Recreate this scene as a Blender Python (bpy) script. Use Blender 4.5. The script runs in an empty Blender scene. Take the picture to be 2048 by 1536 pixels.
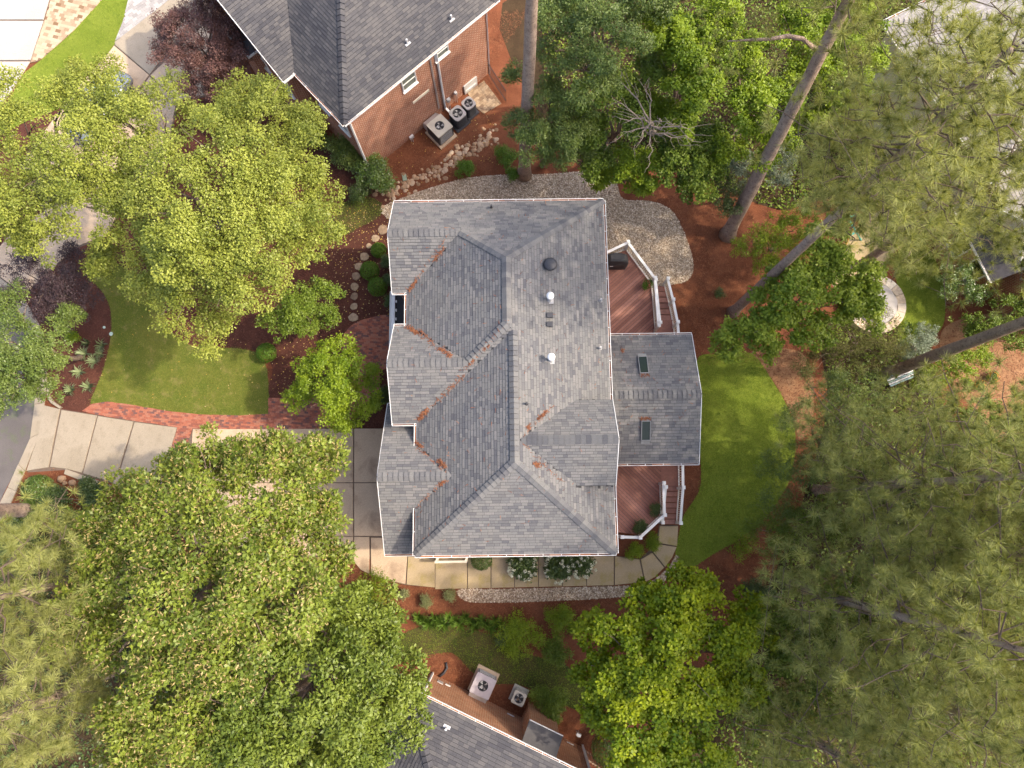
import bpy, math, random
import numpy as np
from mathutils import Vector

# ------------------------------------------------------------------ camera, sky, sun, exposure
SC = bpy.context.scene
COL = SC.collection
F_PX, TILT, CAM_H = 1422.0, math.radians(10.0), 37.0      # 24 mm-equivalent drone lens, 10 deg off straight down
cam_d = bpy.data.cameras.new('camera'); cam = bpy.data.objects.new('camera', cam_d); COL.objects.link(cam)
cam.location = (0, 0, CAM_H); cam.rotation_euler = (TILT, 0, 0)
cam_d.sensor_fit = 'HORIZONTAL'; cam_d.angle = 2 * math.atan(1024 / F_PX); cam_d.clip_end = 2000
SC.camera = cam
SUN_EL, SUN_AZ = math.radians(48), math.radians(0)          # sun stands over +X
W = bpy.data.worlds.new('World'); SC.world = W; W.use_nodes = True
wn = W.node_tree.nodes; sky = wn.new('ShaderNodeTexSky'); sky.sky_type = 'NISHITA'; sky.sun_disc = False
sky.air_density = 0.8; sky.dust_density = 4.0; sky.ozone_density = 0.0
sky.sun_elevation = SUN_EL; sky.sun_rotation = math.radians(90)
wn['Background'].inputs[1].default_value = 0.15
W.node_tree.links.new(sky.outputs[0], wn['Background'].inputs[0])
sd = bpy.data.lights.new('sun', 'SUN'); sun = bpy.data.objects.new('sun', sd); COL.objects.link(sun)
sd.energy = 1.35; sd.angle = math.radians(0.9); sd.color = (1.0, 0.88, 0.70)
sun.rotation_euler = Vector((-math.cos(SUN_EL), 0, -math.sin(SUN_EL))).to_track_quat('-Z', 'Y').to_euler()
sun.location = (60, 0, 70)
SC.view_settings.view_transform = 'Standard'; SC.view_settings.look = 'None'
SC.view_settings.exposure = 1.75; SC.view_settings.gamma = 1.0; SC.view_settings.use_curve_mapping = False
SC.cycles.max_bounces = 6; SC.cycles.diffuse_bounces = 3; SC.cycles.glossy_bounces = 2
SC.cycles.transmission_bounces = 4; SC.cycles.transparent_max_bounces = 4
SC.cycles.use_denoising = True

random.seed(7); RNG = np.random.default_rng(7)
PI = math.pi

# ------------------------------------------------------------------ survey: a point of the site plan at height z
def P(px, py, z=0.0):
    a = (px - 1024) / F_PX; b = -(py - 768) / F_PX
    d = (a, math.sin(TILT) + b * math.cos(TILT), -math.cos(TILT) + b * math.sin(TILT))
    k = (z - CAM_H) / d[2]
    return (d[0] * k, d[1] * k)
def P3(px, py, z=0.0): return (*P(px, py, z), z)
def mpp(z): return (CAM_H - z) / F_PX                     # metres per plan unit at height z

# ------------------------------------------------------------------ materials
MATS = {}
def nodes(m):
    m.use_nodes = True; nt = m.node_tree; return nt, nt.nodes['Principled BSDF']
def mixc(nt, fac, a, b, blend='MIX'):
    n = nt.nodes.new('ShaderNodeMix'); n.data_type = 'RGBA'; n.blend_type = blend
    for i, v in ((0, fac), (6, a), (7, b)):
        if hasattr(v, 'is_linked'): nt.links.new(v, n.inputs[i])
        else: n.inputs[i].default_value = v if i == 0 else (*v, 1)
    return n.outputs[2]
def noise(nt, scale, detail=4, rough=0.6, coord='Object', dist=0.0):
    tc = nt.nodes.new('ShaderNodeTexCoord'); n = nt.nodes.new('ShaderNodeTexNoise')
    n.inputs['Scale'].default_value = scale; n.inputs['Detail'].default_value = detail
    n.inputs['Roughness'].default_value = rough; n.inputs['Distortion'].default_value = dist
    nt.links.new(tc.outputs[coord], n.inputs['Vector']); return n.outputs[0]
def ramp(nt, fac, lo, hi):
    r = nt.nodes.new('ShaderNodeMapRange'); r.inputs[1].default_value = lo; r.inputs[2].default_value = hi
    nt.links.new(fac, r.inputs[0]); return r.outputs[0]
def bump(nt, bsdf, h, strength=0.4, dist=0.02):
    b = nt.nodes.new('ShaderNodeBump'); b.inputs['Strength'].default_value = strength; b.inputs['Distance'].default_value = dist
    nt.links.new(h, b.inputs['Height']); nt.links.new(b.outputs[0], bsdf.inputs['Normal'])
def attr(nt, name='tone'):
    a = nt.nodes.new('ShaderNodeAttribute'); a.attribute_name = name; return a.outputs['Fac']
def plain(name, col, rough=0.6, var=0.12, scale=6.0, metal=0.0, bmp=0.0):
    if name in MATS: return MATS[name]
    m = bpy.data.materials.new(name); nt, b = nodes(m)
    n = noise(nt, scale)
    c = mixc(nt, ramp(nt, n, 0.3, 0.7), tuple(x * (1 - var) for x in col), tuple(min(1, x * (1 + var)) for x in col))
    nt.links.new(c, b.inputs['Base Color']); b.inputs['Roughness'].default_value = rough; b.inputs['Metallic'].default_value = metal
    if bmp: bump(nt, b, noise(nt, scale * 8), bmp, 0.01)
    MATS[name] = m; return m
def toned(name, cols, rough=0.8, fine=40.0, fvar=0.18, stain=None, bmp=0.25):
    """cols: stops along the piece's own 'tone' attribute"""
    m = bpy.data.materials.new(name); nt, b = nodes(m)
    r = nt.nodes.new('ShaderNodeValToRGB'); el = r.color_ramp.elements
    while len(el) < len(cols): el.new(0.5)
    for i, c in enumerate(cols): el[i].position = i / (len(cols) - 1); el[i].color = (*c, 1)
    nt.links.new(attr(nt), r.inputs[0]); c = r.outputs[0]
    if fvar:
        n = ramp(nt, noise(nt, fine, 3), 0.3, 0.7)
        c = mixc(nt, n, c, (1 - fvar,) * 3, 'MULTIPLY') if False else mixc(nt, 1.0, c, mixc(nt, n, (1 - fvar,) * 3, (1 + fvar,) * 3), 'MULTIPLY')
    if stain:
        s = ramp(nt, noise(nt, stain[0], 5, 0.65), stain[1], stain[2]); c = mixc(nt, s, c, mixc(nt, 0.5, c, stain[3]))
    nt.links.new(c, b.inputs['Base Color']); b.inputs['Roughness'].default_value = rough
    b.inputs['Specular IOR Level'].default_value = 0.3
    if bmp: bump(nt, b, noise(nt, fine * 2, 3), bmp, 0.01)
    MATS[name] = m; return m
def leafmat(name, a, b_, transl=0.35, rough=0.45, spec=0.35):
    m = bpy.data.materials.new(name); nt, b = nodes(m)
    c = mixc(nt, attr(nt), a, b_)
    nt.links.new(c, b.inputs['Base Color']); b.inputs['Roughness'].default_value = rough; b.inputs['Specular IOR Level'].default_value = spec
    t = nt.nodes.new('ShaderNodeBsdfTranslucent')
    nt.links.new(mixc(nt, 1.0, c, (1.15, 1.1, 0.5), 'MULTIPLY'), t.inputs[0])
    mx = nt.nodes.new('ShaderNodeMixShader'); mx.inputs[0].default_value = transl
    nt.links.new(b.outputs[0], mx.inputs[1]); nt.links.new(t.outputs[0], mx.inputs[2])
    nt.links.new(mx.outputs[0], nt.nodes['Material Output'].inputs[0]); MATS[name] = m; return m
def ground_mat(name, c1, c2, c3=None, s1=0.6, s2=9.0, fine=70.0, bmp=0.6, rough=0.95, lo=0.35, hi=0.65):
    m = bpy.data.materials.new(name); nt, b = nodes(m)
    c = mixc(nt, ramp(nt, noise(nt, s1, 5, 0.6), lo, hi), c1, c2)
    if c3: c = mixc(nt, ramp(nt, noise(nt, s2, 5, 0.7), 0.52, 0.72), c, c3)
    n = ramp(nt, noise(nt, fine, 4, 0.7), 0.25, 0.75)
    c = mixc(nt, 1.0, c, mixc(nt, n, (0.6,) * 3, (1.4,) * 3), 'MULTIPLY')
    nt.links.new(c, b.inputs['Base Color']); b.inputs['Roughness'].default_value = rough; b.inputs['Specular IOR Level'].default_value = 0.15
    bump(nt, b, noise(nt, fine * 0.6, 5, 0.7), bmp, 0.03); MATS[name] = m; return m
def brick_mat(name, c1, c2, mortar, rough=0.85):
    m = bpy.data.materials.new(name); nt, b = nodes(m)
    uv = nt.nodes.new('ShaderNodeUVMap'); uv.uv_map = 'UVMap'; br = nt.nodes.new('ShaderNodeTexBrick')
    br.inputs['Scale'].default_value = 1.0; br.inputs['Brick Width'].default_value = 0.225; br.inputs['Row Height'].default_value = 0.085
    br.inputs['Mortar Size'].default_value = 0.011; br.inputs['Mortar Smooth'].default_value = 0.1; br.inputs['Bias'].default_value = -0.2
    for k, v in (('Color1', c1), ('Color2', c2), ('Mortar', mortar)): br.inputs[k].default_value = (*v, 1)
    nt.links.new(uv.outputs[0], br.inputs['Vector'])
    n = ramp(nt, noise(nt, 1.3, 5), 0.3, 0.7)
    c = mixc(nt, 1.0, br.outputs[0], mixc(nt, n, (0.78,) * 3, (1.2,) * 3), 'MULTIPLY')
    nt.links.new(c, b.inputs['Base Color']); b.inputs['Roughness'].default_value = rough; b.inputs['Specular IOR Level'].default_value = 0.2
    iv = nt.nodes.new('ShaderNodeMath'); iv.operation = 'SUBTRACT'; iv.inputs[0].default_value = 1.0; nt.links.new(br.outputs['Fac'], iv.inputs[1])
    bump(nt, b, iv.outputs[0], 0.7, 0.012); MATS[name] = m; return m
def glass_mat(name, col, rough=0.05):
    m = bpy.data.materials.new(name); nt, b = nodes(m)
    b.inputs['Base Color'].default_value = (*col, 1); b.inputs['Roughness'].default_value = rough; b.inputs['Specular IOR Level'].default_value = 0.9
    MATS[name] = m; return m

M_SHINGLE = toned('roof_shingle', [(0.092, 0.092, 0.1), (0.13, 0.129, 0.131), (0.152, 0.149, 0.146), (0.17, 0.162, 0.158)], 0.9, 28, 0.14, (0.6, 0.45, 0.72, (0.16, 0.153, 0.14)))
M_SHINGLE_D = toned('dark_roof_shingle', [(0.052, 0.051, 0.058), (0.07, 0.068, 0.073), (0.095, 0.09, 0.09)], 0.9, 28, 0.14, (0.45, 0.5, 0.8, (0.17, 0.155, 0.14)))
M_SHINGLE_L = toned('light_roof_shingle', [(0.26, 0.24, 0.23), (0.33, 0.3, 0.28), (0.38, 0.35, 0.33)], 0.9, 28, 0.12)
M_DECKBASE = plain('roof_underlay', (0.03, 0.03, 0.033), 0.95)  # near-black so gaps between courses draw dark lines of lip shading
M_WHITE = plain('white_paint', (0.78, 0.77, 0.74), 0.45, 0.06, 2.0)
M_CREAM = plain('cream_paint', (0.68, 0.61, 0.48), 0.5, 0.08, 2.0)
M_BRICK = brick_mat('red_brick_wall', (0.25, 0.066, 0.03), (0.35, 0.115, 0.055), (0.52, 0.42, 0.32))
M_BRICK2 = brick_mat('orange_brick_wall', (0.36, 0.125, 0.055), (0.45, 0.19, 0.09), (0.52, 0.40, 0.28))
M_CONC = ground_mat('concrete', (0.35, 0.295, 0.225), (0.30, 0.25, 0.185), (0.26, 0.215, 0.155), 0.5, 3.0, 60, 0.15, 0.85)
M_CONC2 = ground_mat('sidewalk_concrete', (0.42, 0.325, 0.21), (0.385, 0.295, 0.165), (0.33, 0.26, 0.095), 0.8, 1.3, 60, 0.15, 0.85)
M_CONC3 = ground_mat('shade_lifted_concrete', (0.54, 0.405, 0.28), (0.47, 0.35, 0.24), (0.28, 0.195, 0.135), 0.8, 0.6, 60, 0.15, 0.85)  # copy of the concrete, lightened to offset the shade on these slabs
M_CONCW = ground_mat('pale_concrete', (0.42, 0.39, 0.345), (0.38, 0.35, 0.305), None, 0.5, 3.0, 60, 0.12, 0.85)
M_ASPH = ground_mat('asphalt', (0.15, 0.132, 0.125), (0.12, 0.106, 0.10), (0.11, 0.13, 0.07), 0.4, 1.2, 90, 0.3)
M_STRAW = ground_mat('pine_straw', (0.135, 0.046, 0.022), (0.205, 0.075, 0.037), (0.075, 0.027, 0.016), 1.0, 12.0, 55, 0.9)
M_MULCH = ground_mat('dark_mulch', (0.075, 0.028, 0.02), (0.115, 0.045, 0.03), (0.055, 0.02, 0.016), 1.2, 14.0, 65, 0.9)
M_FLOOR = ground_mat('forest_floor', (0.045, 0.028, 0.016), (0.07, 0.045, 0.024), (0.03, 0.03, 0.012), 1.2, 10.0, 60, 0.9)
M_LITTER = ground_mat('tan_leaf_litter', (0.24, 0.12, 0.06), (0.30, 0.17, 0.09), (0.12, 0.055, 0.03), 1.2, 12.0, 55, 0.9)
M_LAWN = ground_mat('front_lawn', (0.09, 0.12, 0.018), (0.15, 0.152, 0.03), (0.235, 0.195, 0.07), 0.45, 1.6, 60, 0.8)
M_LAWN2 = ground_mat('back_lawn', (0.14, 0.185, 0.02), (0.185, 0.225, 0.03), (0.10, 0.145, 0.015), 0.6, 2.0, 60, 0.8)
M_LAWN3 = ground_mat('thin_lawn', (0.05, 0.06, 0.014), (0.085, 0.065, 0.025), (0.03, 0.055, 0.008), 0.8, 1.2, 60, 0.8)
M_BLADE = leafmat('grass_blade', (0.09, 0.135, 0.014), (0.25, 0.245, 0.05), 0.3, 0.6, 0.2)
M_BLADE2 = leafmat('rich_grass_blade', (0.10, 0.165, 0.011), (0.28, 0.34, 0.04), 0.3, 0.6, 0.2)
M_STRAWN = toned('straw_needle', [(0.07, 0.024, 0.013), (0.20, 0.072, 0.032), (0.36, 0.17, 0.08)], 0.8, 20, 0)
M_MULCHC = toned('mulch_chip', [(0.04, 0.016, 0.012), (0.10, 0.038, 0.026), (0.19, 0.08, 0.05)], 0.9, 20, 0)
M_FALLEN = toned('fallen_leaf', [(0.5, 0.28, 0.04), (0.6, 0.42, 0.10), (0.55, 0.4, 0.24)], 0.7, 20, 0)
M_PEB = toned('pebble', [(0.18, 0.12, 0.075), (0.38, 0.28, 0.185), (0.52, 0.41, 0.29), (0.68, 0.58, 0.46)], 0.7, 30, 0.1)
M_PEBBASE = ground_mat('gravel_base', (0.26, 0.195, 0.135), (0.33, 0.26, 0.185), None, 2.0, 9.0, 40, 0.8)
M_STONE = toned('river_stone', [(0.25, 0.15, 0.085), (0.38, 0.25, 0.15), (0.45, 0.34, 0.24)], 0.8, 14, 0.25)
M_FLAG = toned('flagstone', [(0.2, 0.13, 0.085), (0.3, 0.21, 0.13), (0.36, 0.27, 0.18)], 0.85, 9, 0.3)
M_PAVER = toned('brick_paver', [(0.13, 0.075, 0.07), (0.26, 0.085, 0.055), (0.36, 0.125, 0.075), (0.33, 0.15, 0.10)], 0.85, 25, 0.2)
M_PAVT = toned('tan_paver', [(0.18, 0.105, 0.055), (0.4, 0.3, 0.2), (0.46, 0.36, 0.25)], 0.85, 20, 0.12)
M_PAVG = toned('grey_paver', [(0.27, 0.25, 0.235), (0.34, 0.32, 0.3), (0.40, 0.375, 0.35)], 0.85, 20, 0.12)
M_JOINT = plain('paver_joint_sand', (0.14, 0.10, 0.075), 0.95)
M_BARK = ground_mat('bark', (0.16, 0.115, 0.085), (0.24, 0.185, 0.145), (0.09, 0.06, 0.045), 5.0, 14.0, 40, 0.9)
M_PBARK = ground_mat('pine_bark', (0.27, 0.195, 0.15), (0.38, 0.285, 0.22), (0.12, 0.078, 0.06), 4.0, 7.0, 30, 1.0)
M_TWIG = plain('pine_twig', (0.10, 0.07, 0.05), 0.9)
M_DEAD = plain('dead_wood', (0.22, 0.175, 0.14), 0.9)
M_DECK = toned('deck_board', [(0.24, 0.105, 0.075), (0.32, 0.145, 0.105), (0.40, 0.195, 0.145)], 0.6, 10, 0.12)
M_GREY = plain('grey_metal', (0.42, 0.41, 0.40), 0.45, 0.1, 3.0, 0.3)
M_LGREY = plain('light_metal', (0.6, 0.59, 0.58), 0.4, 0.1, 3.0, 0.3)
M_BEIGE = plain('beige_metal', (0.46, 0.42, 0.35), 0.5, 0.1, 3.0)
M_LILAC = plain('weathered_metal', (0.40, 0.36, 0.385), 0.5, 0.12, 3.0)
M_DARK = plain('dark_metal', (0.035, 0.035, 0.04), 0.5, 0.2)
M_BLACK = plain('black_fabric', (0.028, 0.028, 0.03), 0.6, 0.25, 3.0)
M_FLATROOF = plain('black_roof_membrane', (0.02, 0.02, 0.022), 0.7, 0.3)
M_GLASS = glass_mat('dark_glass', (0.02, 0.025, 0.022))
M_SKYL = glass_mat('green_glass', (0.012, 0.02, 0.01), 0.12); M_SKYL.node_tree.nodes['Principled BSDF'].inputs['Specular IOR Level'].default_value = 0.4
M_SCREEN = plain('window_screen', (0.12, 0.13, 0.11), 0.6)
M_COVER = plain('grey_vinyl_cover', (0.30, 0.28, 0.265), 0.7, 0.15, 1.5, 0, 0.1)
M_TEAL = plain('teal_paint', (0.02, 0.32, 0.28), 0.4)
M_YELL = plain('yellow_paint', (0.65, 0.42, 0.05), 0.4)
M_WOOD = plain('weathered_wood', (0.30, 0.2, 0.13), 0.8, 0.25, 8.0)
M_TERRA = plain('terracotta', (0.34, 0.13, 0.07), 0.8)
M_CAR = plain('silver_car_paint', (0.30, 0.32, 0.33), 0.3, 0.03, 1.0, 0.4)
M_CARGL = glass_mat('car_glass', (0.16, 0.24, 0.28))
M_TYRE = plain('tyre_rubber', (0.02, 0.02, 0.02), 0.9)

# ------------------------------------------------------------------ mesh helpers
def meshdata(name, V, Fc, mat, tone=None, uv=None, smooth=False):
    me = bpy.data.meshes.new(name); me.from_pydata([tuple(v) for v in V], [], Fc); me.materials.append(mat)
    if tone is not None:
        a = me.attributes.new('tone', 'FLOAT', 'POINT'); a.data.foreach_set('value', np.asarray(tone, dtype=np.float32))
    if uv is not None:
        l = me.uv_layers.new(name='UVMap'); l.data.foreach_set('uv', np.asarray(uv, dtype=np.float32).ravel())
    if smooth: me.polygons.foreach_set('use_smooth', [True] * len(me.polygons))
    me.update(); return me
def npmesh(name, V, k, mat, tone=None):
    """N polygons of k own vertices each; V is (N*k,3)"""
    V = np.ascontiguousarray(V.reshape(-1, 3), dtype=np.float32); n = len(V) // k
    me = bpy.data.meshes.new(name); me.vertices.add(n * k); me.loops.add(n * k); me.polygons.add(n)
    me.vertices.foreach_set('co', V.ravel()); me.loops.foreach_set('vertex_index', np.arange(n * k, dtype=np.int32))
    me.polygons.foreach_set('loop_start', np.arange(0, n * k, k, dtype=np.int32))
    if tone is not None:
        a = me.attributes.new('tone', 'FLOAT', 'POINT'); t_ = np.asarray(tone, dtype=np.float32); a.data.foreach_set('value', t_ if len(t_) == n * k else np.repeat(t_, k))
    me.materials.append(mat); me.update(calc_edges=True); return me
def link(name, data, parent=None, loc=(0, 0, 0), kind=None):
    o = bpy.data.objects.new(name, data); COL.objects.link(o); o.parent = parent; o.location = loc
    if kind: o['kind'] = kind
    return o
def tag(o, label, cat, group=None):
    o['label'] = label; o['category'] = cat
    if group: o['group'] = group
    return o
def thing(name, label, cat, loc=(0, 0, 0), group=None):
    o = link(name, None, None, loc); o.empty_display_size = 0.2; return tag(o, label, cat, group)
def wloc(o):
    x = Vector((0, 0, 0))
    while o is not None: x = x + o.location; o = o.parent
    return x
class MB:
    def __init__(s): s.V = []; s.F = []; s.T = []; s.UV = []
    def add(s, V, Fc, tone=0.5):
        b = len(s.V); s.V += [tuple(v) for v in V]; s.F += [tuple(i + b for i in f) for f in Fc]; s.T += [tone] * len(V); return s
    def prism(s, poly, z0, z1, tone=0.5, bottom=False):
        n = len(poly); V = [(x, y, z0) for x, y in poly] + [(x, y, z1) for x, y in poly]
        if sum(poly[i][0] * poly[(i + 1) % n][1] - poly[(i + 1) % n][0] * poly[i][1] for i in range(n)) < 0: V = V[:n][::-1] + V[n:][::-1]
        Fc = [tuple(range(n, 2 * n))] + [(i, (i + 1) % n, n + (i + 1) % n, n + i) for i in range(n)]
        if bottom: Fc.append(tuple(range(n))[::-1])
        return s.add(V, Fc, tone)
    def box(s, c, size, rz=0.0, tone=0.5):
        cx, cy, cz = c; a, b, h = size[0] / 2, size[1] / 2, size[2] / 2; ca, sa = math.cos(rz), math.sin(rz)
        return s.prism([(cx + x * ca - y * sa, cy + x * sa + y * ca) for x, y in ((-a, -b), (a, -b), (a, b), (-a, b))], cz - h, cz + h, tone, True)
    def bar(s, p, q, w, h=None, tone=0.5):
        h = h or w; p = Vector(p); q = Vector(q); d = (q - p).normalized(); up = Vector((0, 0, 1)) if abs(d.z) < 0.95 else Vector((1, 0, 0))
        r = d.cross(up).normalized(); u = r.cross(d)
        V = [e + r * a * w / 2 + u * b * h / 2 for e in (p, q) for a, b in ((-1, -1), (1, -1), (1, 1), (-1, 1))]
        return s.add(V, [(0, 1, 2, 3)[::-1], (4, 5, 6, 7), (0, 1, 5, 4), (1, 2, 6, 5), (2, 3, 7, 6), (3, 0, 4, 7)], tone)
    def tube(s, pts, rad, k=8, tone=0.5, jag=0.0):
        pts = [Vector(p) for p in pts]; n = len(pts); V = []
        for i, p in enumerate(pts):
            d = (pts[min(i + 1, n - 1)] - pts[max(i - 1, 0)]).normalized(); a = Vector((1, 0, 0)) if abs(d.x) < 0.9 else Vector((0, 1, 0))
            r = d.cross(a).normalized(); u = d.cross(r); R = rad[i] if hasattr(rad, '__len__') else rad
            for j in range(k):
                t = 2 * PI * j / k; rr = R * (1 + (random.uniform(-jag, jag) if jag else 0)); V.append(p + r * math.cos(t) * rr + u * math.sin(t) * rr)
        Fc = [(i * k + j, i * k + (j + 1) % k, (i + 1) * k + (j + 1) % k, (i + 1) * k + j) for i in range(n - 1) for j in range(k)]
        Fc += [tuple(range(k))[::-1], tuple(range((n - 1) * k, n * k))]
        return s.add(V, Fc, tone)
    def disc(s, c, r, z, k=24, tone=0.5): return s.add([(c[0] + r * math.cos(2 * PI * i / k), c[1] + r * math.sin(2 * PI * i / k), z) for i in range(k)], [tuple(range(k))], tone)
    def cyl(s, c, r, z0, z1, k=20, r2=None, tone=0.5): return s.tube([(c[0], c[1], z0), (c[0], c[1], z1)], [r, r if r2 is None else r2], k, tone)
    def lathe(s, c, prof, k=20, tone=0.5): return s.tube([(c[0], c[1], z) for r, z in prof], [max(r, 1e-3) for r, z in prof], k, tone)
    def build(s, name, mat, parent=None, kind=None, smooth=False, tone=True, origin=None):
        o = Vector(origin) if origin is not None else (wloc(parent) if parent else Vector((0, 0, 0)))
        me = meshdata(name, [Vector(v) - o for v in s.V], s.F, mat, s.T if tone else None, None, smooth)
        loc = (o - wloc(parent)) if parent else o
        return link(name, me, parent, loc, kind)
def smoothpoly(pts, sub=5, jit=0.0):
    out = []; n = len(pts)
    for i in range(n):
        p0, p1, p2, p3 = (np.array(pts[(i + k) % n], float) for k in (-1, 0, 1, 2))
        for j in range(sub):
            t = j / sub
            q = 0.5 * ((2 * p1) + (-p0 + p2) * t + (2 * p0 - 5 * p1 + 4 * p2 - p3) * t * t + (-p0 + 3 * p1 - 3 * p2 + p3) * t ** 3)
            out.append((q[0] + random.uniform(-jit, jit), q[1] + random.uniform(-jit, jit)))
    return out
def pxpoly(pts, z=0.0): return [P(x, y, z) for x, y in pts]
def inside(poly, X, Y):
    c = np.zeros(len(X), bool); n = len(poly)
    for i in range(n):
        x1, y1 = poly[i]; x2, y2 = poly[(i + 1) % n]
        m = ((y1 > Y) != (y2 > Y)); xs = (x2 - x1) * (Y - y1) / ((y2 - y1) if y2 != y1 else 1e-9) + x1
        c ^= m & (X < xs)
    return c
def sample(poly, dens, rng=RNG):
    a = np.array(poly); lo, hi = a.min(0), a.max(0); n = int(dens * np.prod(hi - lo))
    X = rng.uniform(lo[0], hi[0], n); Y = rng.uniform(lo[1], hi[1], n); k = inside(poly, X, Y); return X[k], Y[k]
def clip_half(poly, a, b, c):
    """keep a*x+b*y+c >= 0"""
    out = []; n = len(poly)
    for i in range(n):
        p, q = poly[i], poly[(i + 1) % n]; dp = a * p[0] + b * p[1] + c; dq = a * q[0] + b * q[1] + c
        if dp >= 0: out.append(p)
        if (dp >= 0) != (dq >= 0):
            t = dp / (dp - dq); out.append((p[0] + t * (q[0] - p[0]), p[1] + t * (q[1] - p[1])))
    return out
def clip_convex(poly, clip):
    n = len(clip); ar = sum(clip[i][0] * clip[(i + 1) % n][1] - clip[(i + 1) % n][0] * clip[i][1] for i in range(n))
    if ar < 0: clip = clip[::-1]
    for i in range(n):
        (x1, y1), (x2, y2) = clip[i], clip[(i + 1) % n]
        poly = clip_half(poly, -(y2 - y1), (x2 - x1), (y2 - y1) * x1 - (x2 - x1) * y1)
        if len(poly) < 3: return []
    return poly
def area(p): return 0.5 * abs(sum(p[i][0] * p[(i + 1) % len(p)][1] - p[(i + 1) % len(p)][0] * p[i][1] for i in range(len(p))))
def sheet(name, poly, z, mat, jit=0.0, sub=5, smooth=True, kind='structure'):
    p = smoothpoly(poly, sub, jit) if smooth else poly
    if sum(p[i][0] * p[(i + 1) % len(p)][1] - p[(i + 1) % len(p)][0] * p[i][1] for i in range(len(p))) < 0: p = p[::-1]
    o = link(name, meshdata(name, [(x, y, z) for x, y in p], [tuple(range(len(p)))], mat), None, (0, 0, 0), kind); return o, p

# ------------------------------------------------------------------ ground, street, beds, lawns
g = 400
link('ground', meshdata('ground', [(-g, -g, 0), (g, -g, 0), (g, g, 0), (-g, g, 0)], [(0, 1, 2, 3)], M_STRAW), None, (0, 0, 0), 'structure')
street_o, _ = sheet('street', pxpoly([(-900, 480), (-20, 545), (40, 620), (75, 700), (76, 760), (70, 809), (61, 877), (38, 928), (-3, 1010), (-60, 1150), (-200, 1400), (-900, 1600)]), 0.008, M_ASPH)
sheet('mulch_bed', pxpoly([(20, 545), (110, 500), (165, 540), (215, 600), (223, 660), (207, 740), (180, 808), (160, 835), (120, 815), (97, 790), (95, 740), (80, 660)]), 0.006, M_MULCH, 0.02)
sheet('front_planting_bed', pxpoly([(-300, 190), (90, 200), (260, 330), (420, 190), (560, 190), (690, 330), (640, 480), (540, 690), (300, 560), (160, 545), (-20, 530), (-300, 500)]), 0.004, M_MULCH, 0.02)
MULCH_FRONT = pxpoly([(165, 540), (250, 470), (420, 360), (560, 300), (640, 270), (700, 300), (790, 400), (800, 640), (800, 860), (640, 862), (640, 797), (537, 797), (545, 740), (528, 706), (490, 698), (430, 693), (372, 686), (335, 648), (322, 600), (290, 560), (230, 540)])
sheet('front_mulch_bed', MULCH_FRONT, 0.006, M_MULCH, 0.02)
LAWN_F = pxpoly([(172, 540), (215, 600), (223, 660), (207, 740), (182, 803), (205, 806), (260, 812), (330, 824), (400, 831), (470, 833), (535, 830), (537, 780), (533, 735), (518, 710), (490, 699), (430, 694), (372, 687), (335, 650), (322, 600), (290, 560), (240, 530), (200, 500)])
_, LAWN_F = sheet('front_lawn', LAWN_F, 0.022, M_LAWN, 0.015)
LAWN_R = pxpoly([(1396, 716), (1440, 708), (1480, 705), (1510, 712), (1540, 755), (1573, 810), (1590, 870), (1582, 950), (1540, 1025), (1485, 1072), (1420, 1112), (1382, 1134), (1352, 1117), (1358, 1070), (1368, 1030), (1396, 985), (1402, 940), (1396, 860), (1390, 780)])
_, LAWN_R = sheet('back_lawn', LAWN_R, 0.022, M_LAWN2, 0.015)
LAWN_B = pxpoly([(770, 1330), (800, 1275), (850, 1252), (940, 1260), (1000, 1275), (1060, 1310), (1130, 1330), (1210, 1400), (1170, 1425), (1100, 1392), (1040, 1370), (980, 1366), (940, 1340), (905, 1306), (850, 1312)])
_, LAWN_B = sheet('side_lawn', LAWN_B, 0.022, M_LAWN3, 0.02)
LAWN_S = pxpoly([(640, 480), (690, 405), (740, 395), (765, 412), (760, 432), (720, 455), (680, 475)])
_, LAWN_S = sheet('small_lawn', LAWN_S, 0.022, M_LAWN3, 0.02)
LAWN_N = pxpoly([(215, -12), (258, -12), (246, 45), (229, 90), (195, 130), (165, 165), (130, 210), (60, 240), (0, 260), (40, 160), (80, 122), (150, 60)])
_, LAWN_N = sheet('neighbour_lawn', LAWN_N, 0.022, M_LAWN2, 0.0, 4)
LAWN_E = pxpoly([(1790, 510), (1850, 490), (1885, 560), (1890, 620), (1875, 665), (1800, 690), (1800, 610)])
_, LAWN_E = sheet('far_lawn', LAWN_E, 0.022, M_LAWN2, 0.02)
sheet('leaf_litter_bed', pxpoly([(1500, 705), (1590, 700), (1625, 745), (1625, 840), (1600, 880), (1585, 830), (1545, 760)]), 0.006, M_LITTER, 0.03)
sheet('far_leaf_litter_bed', pxpoly([(1880, 680), (1920, 640), (2100, 620), (2200, 700), (2200, 1100), (2060, 1000), (1980, 860), (1900, 760)]), 0.006, M_LITTER, 0.03)

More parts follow.
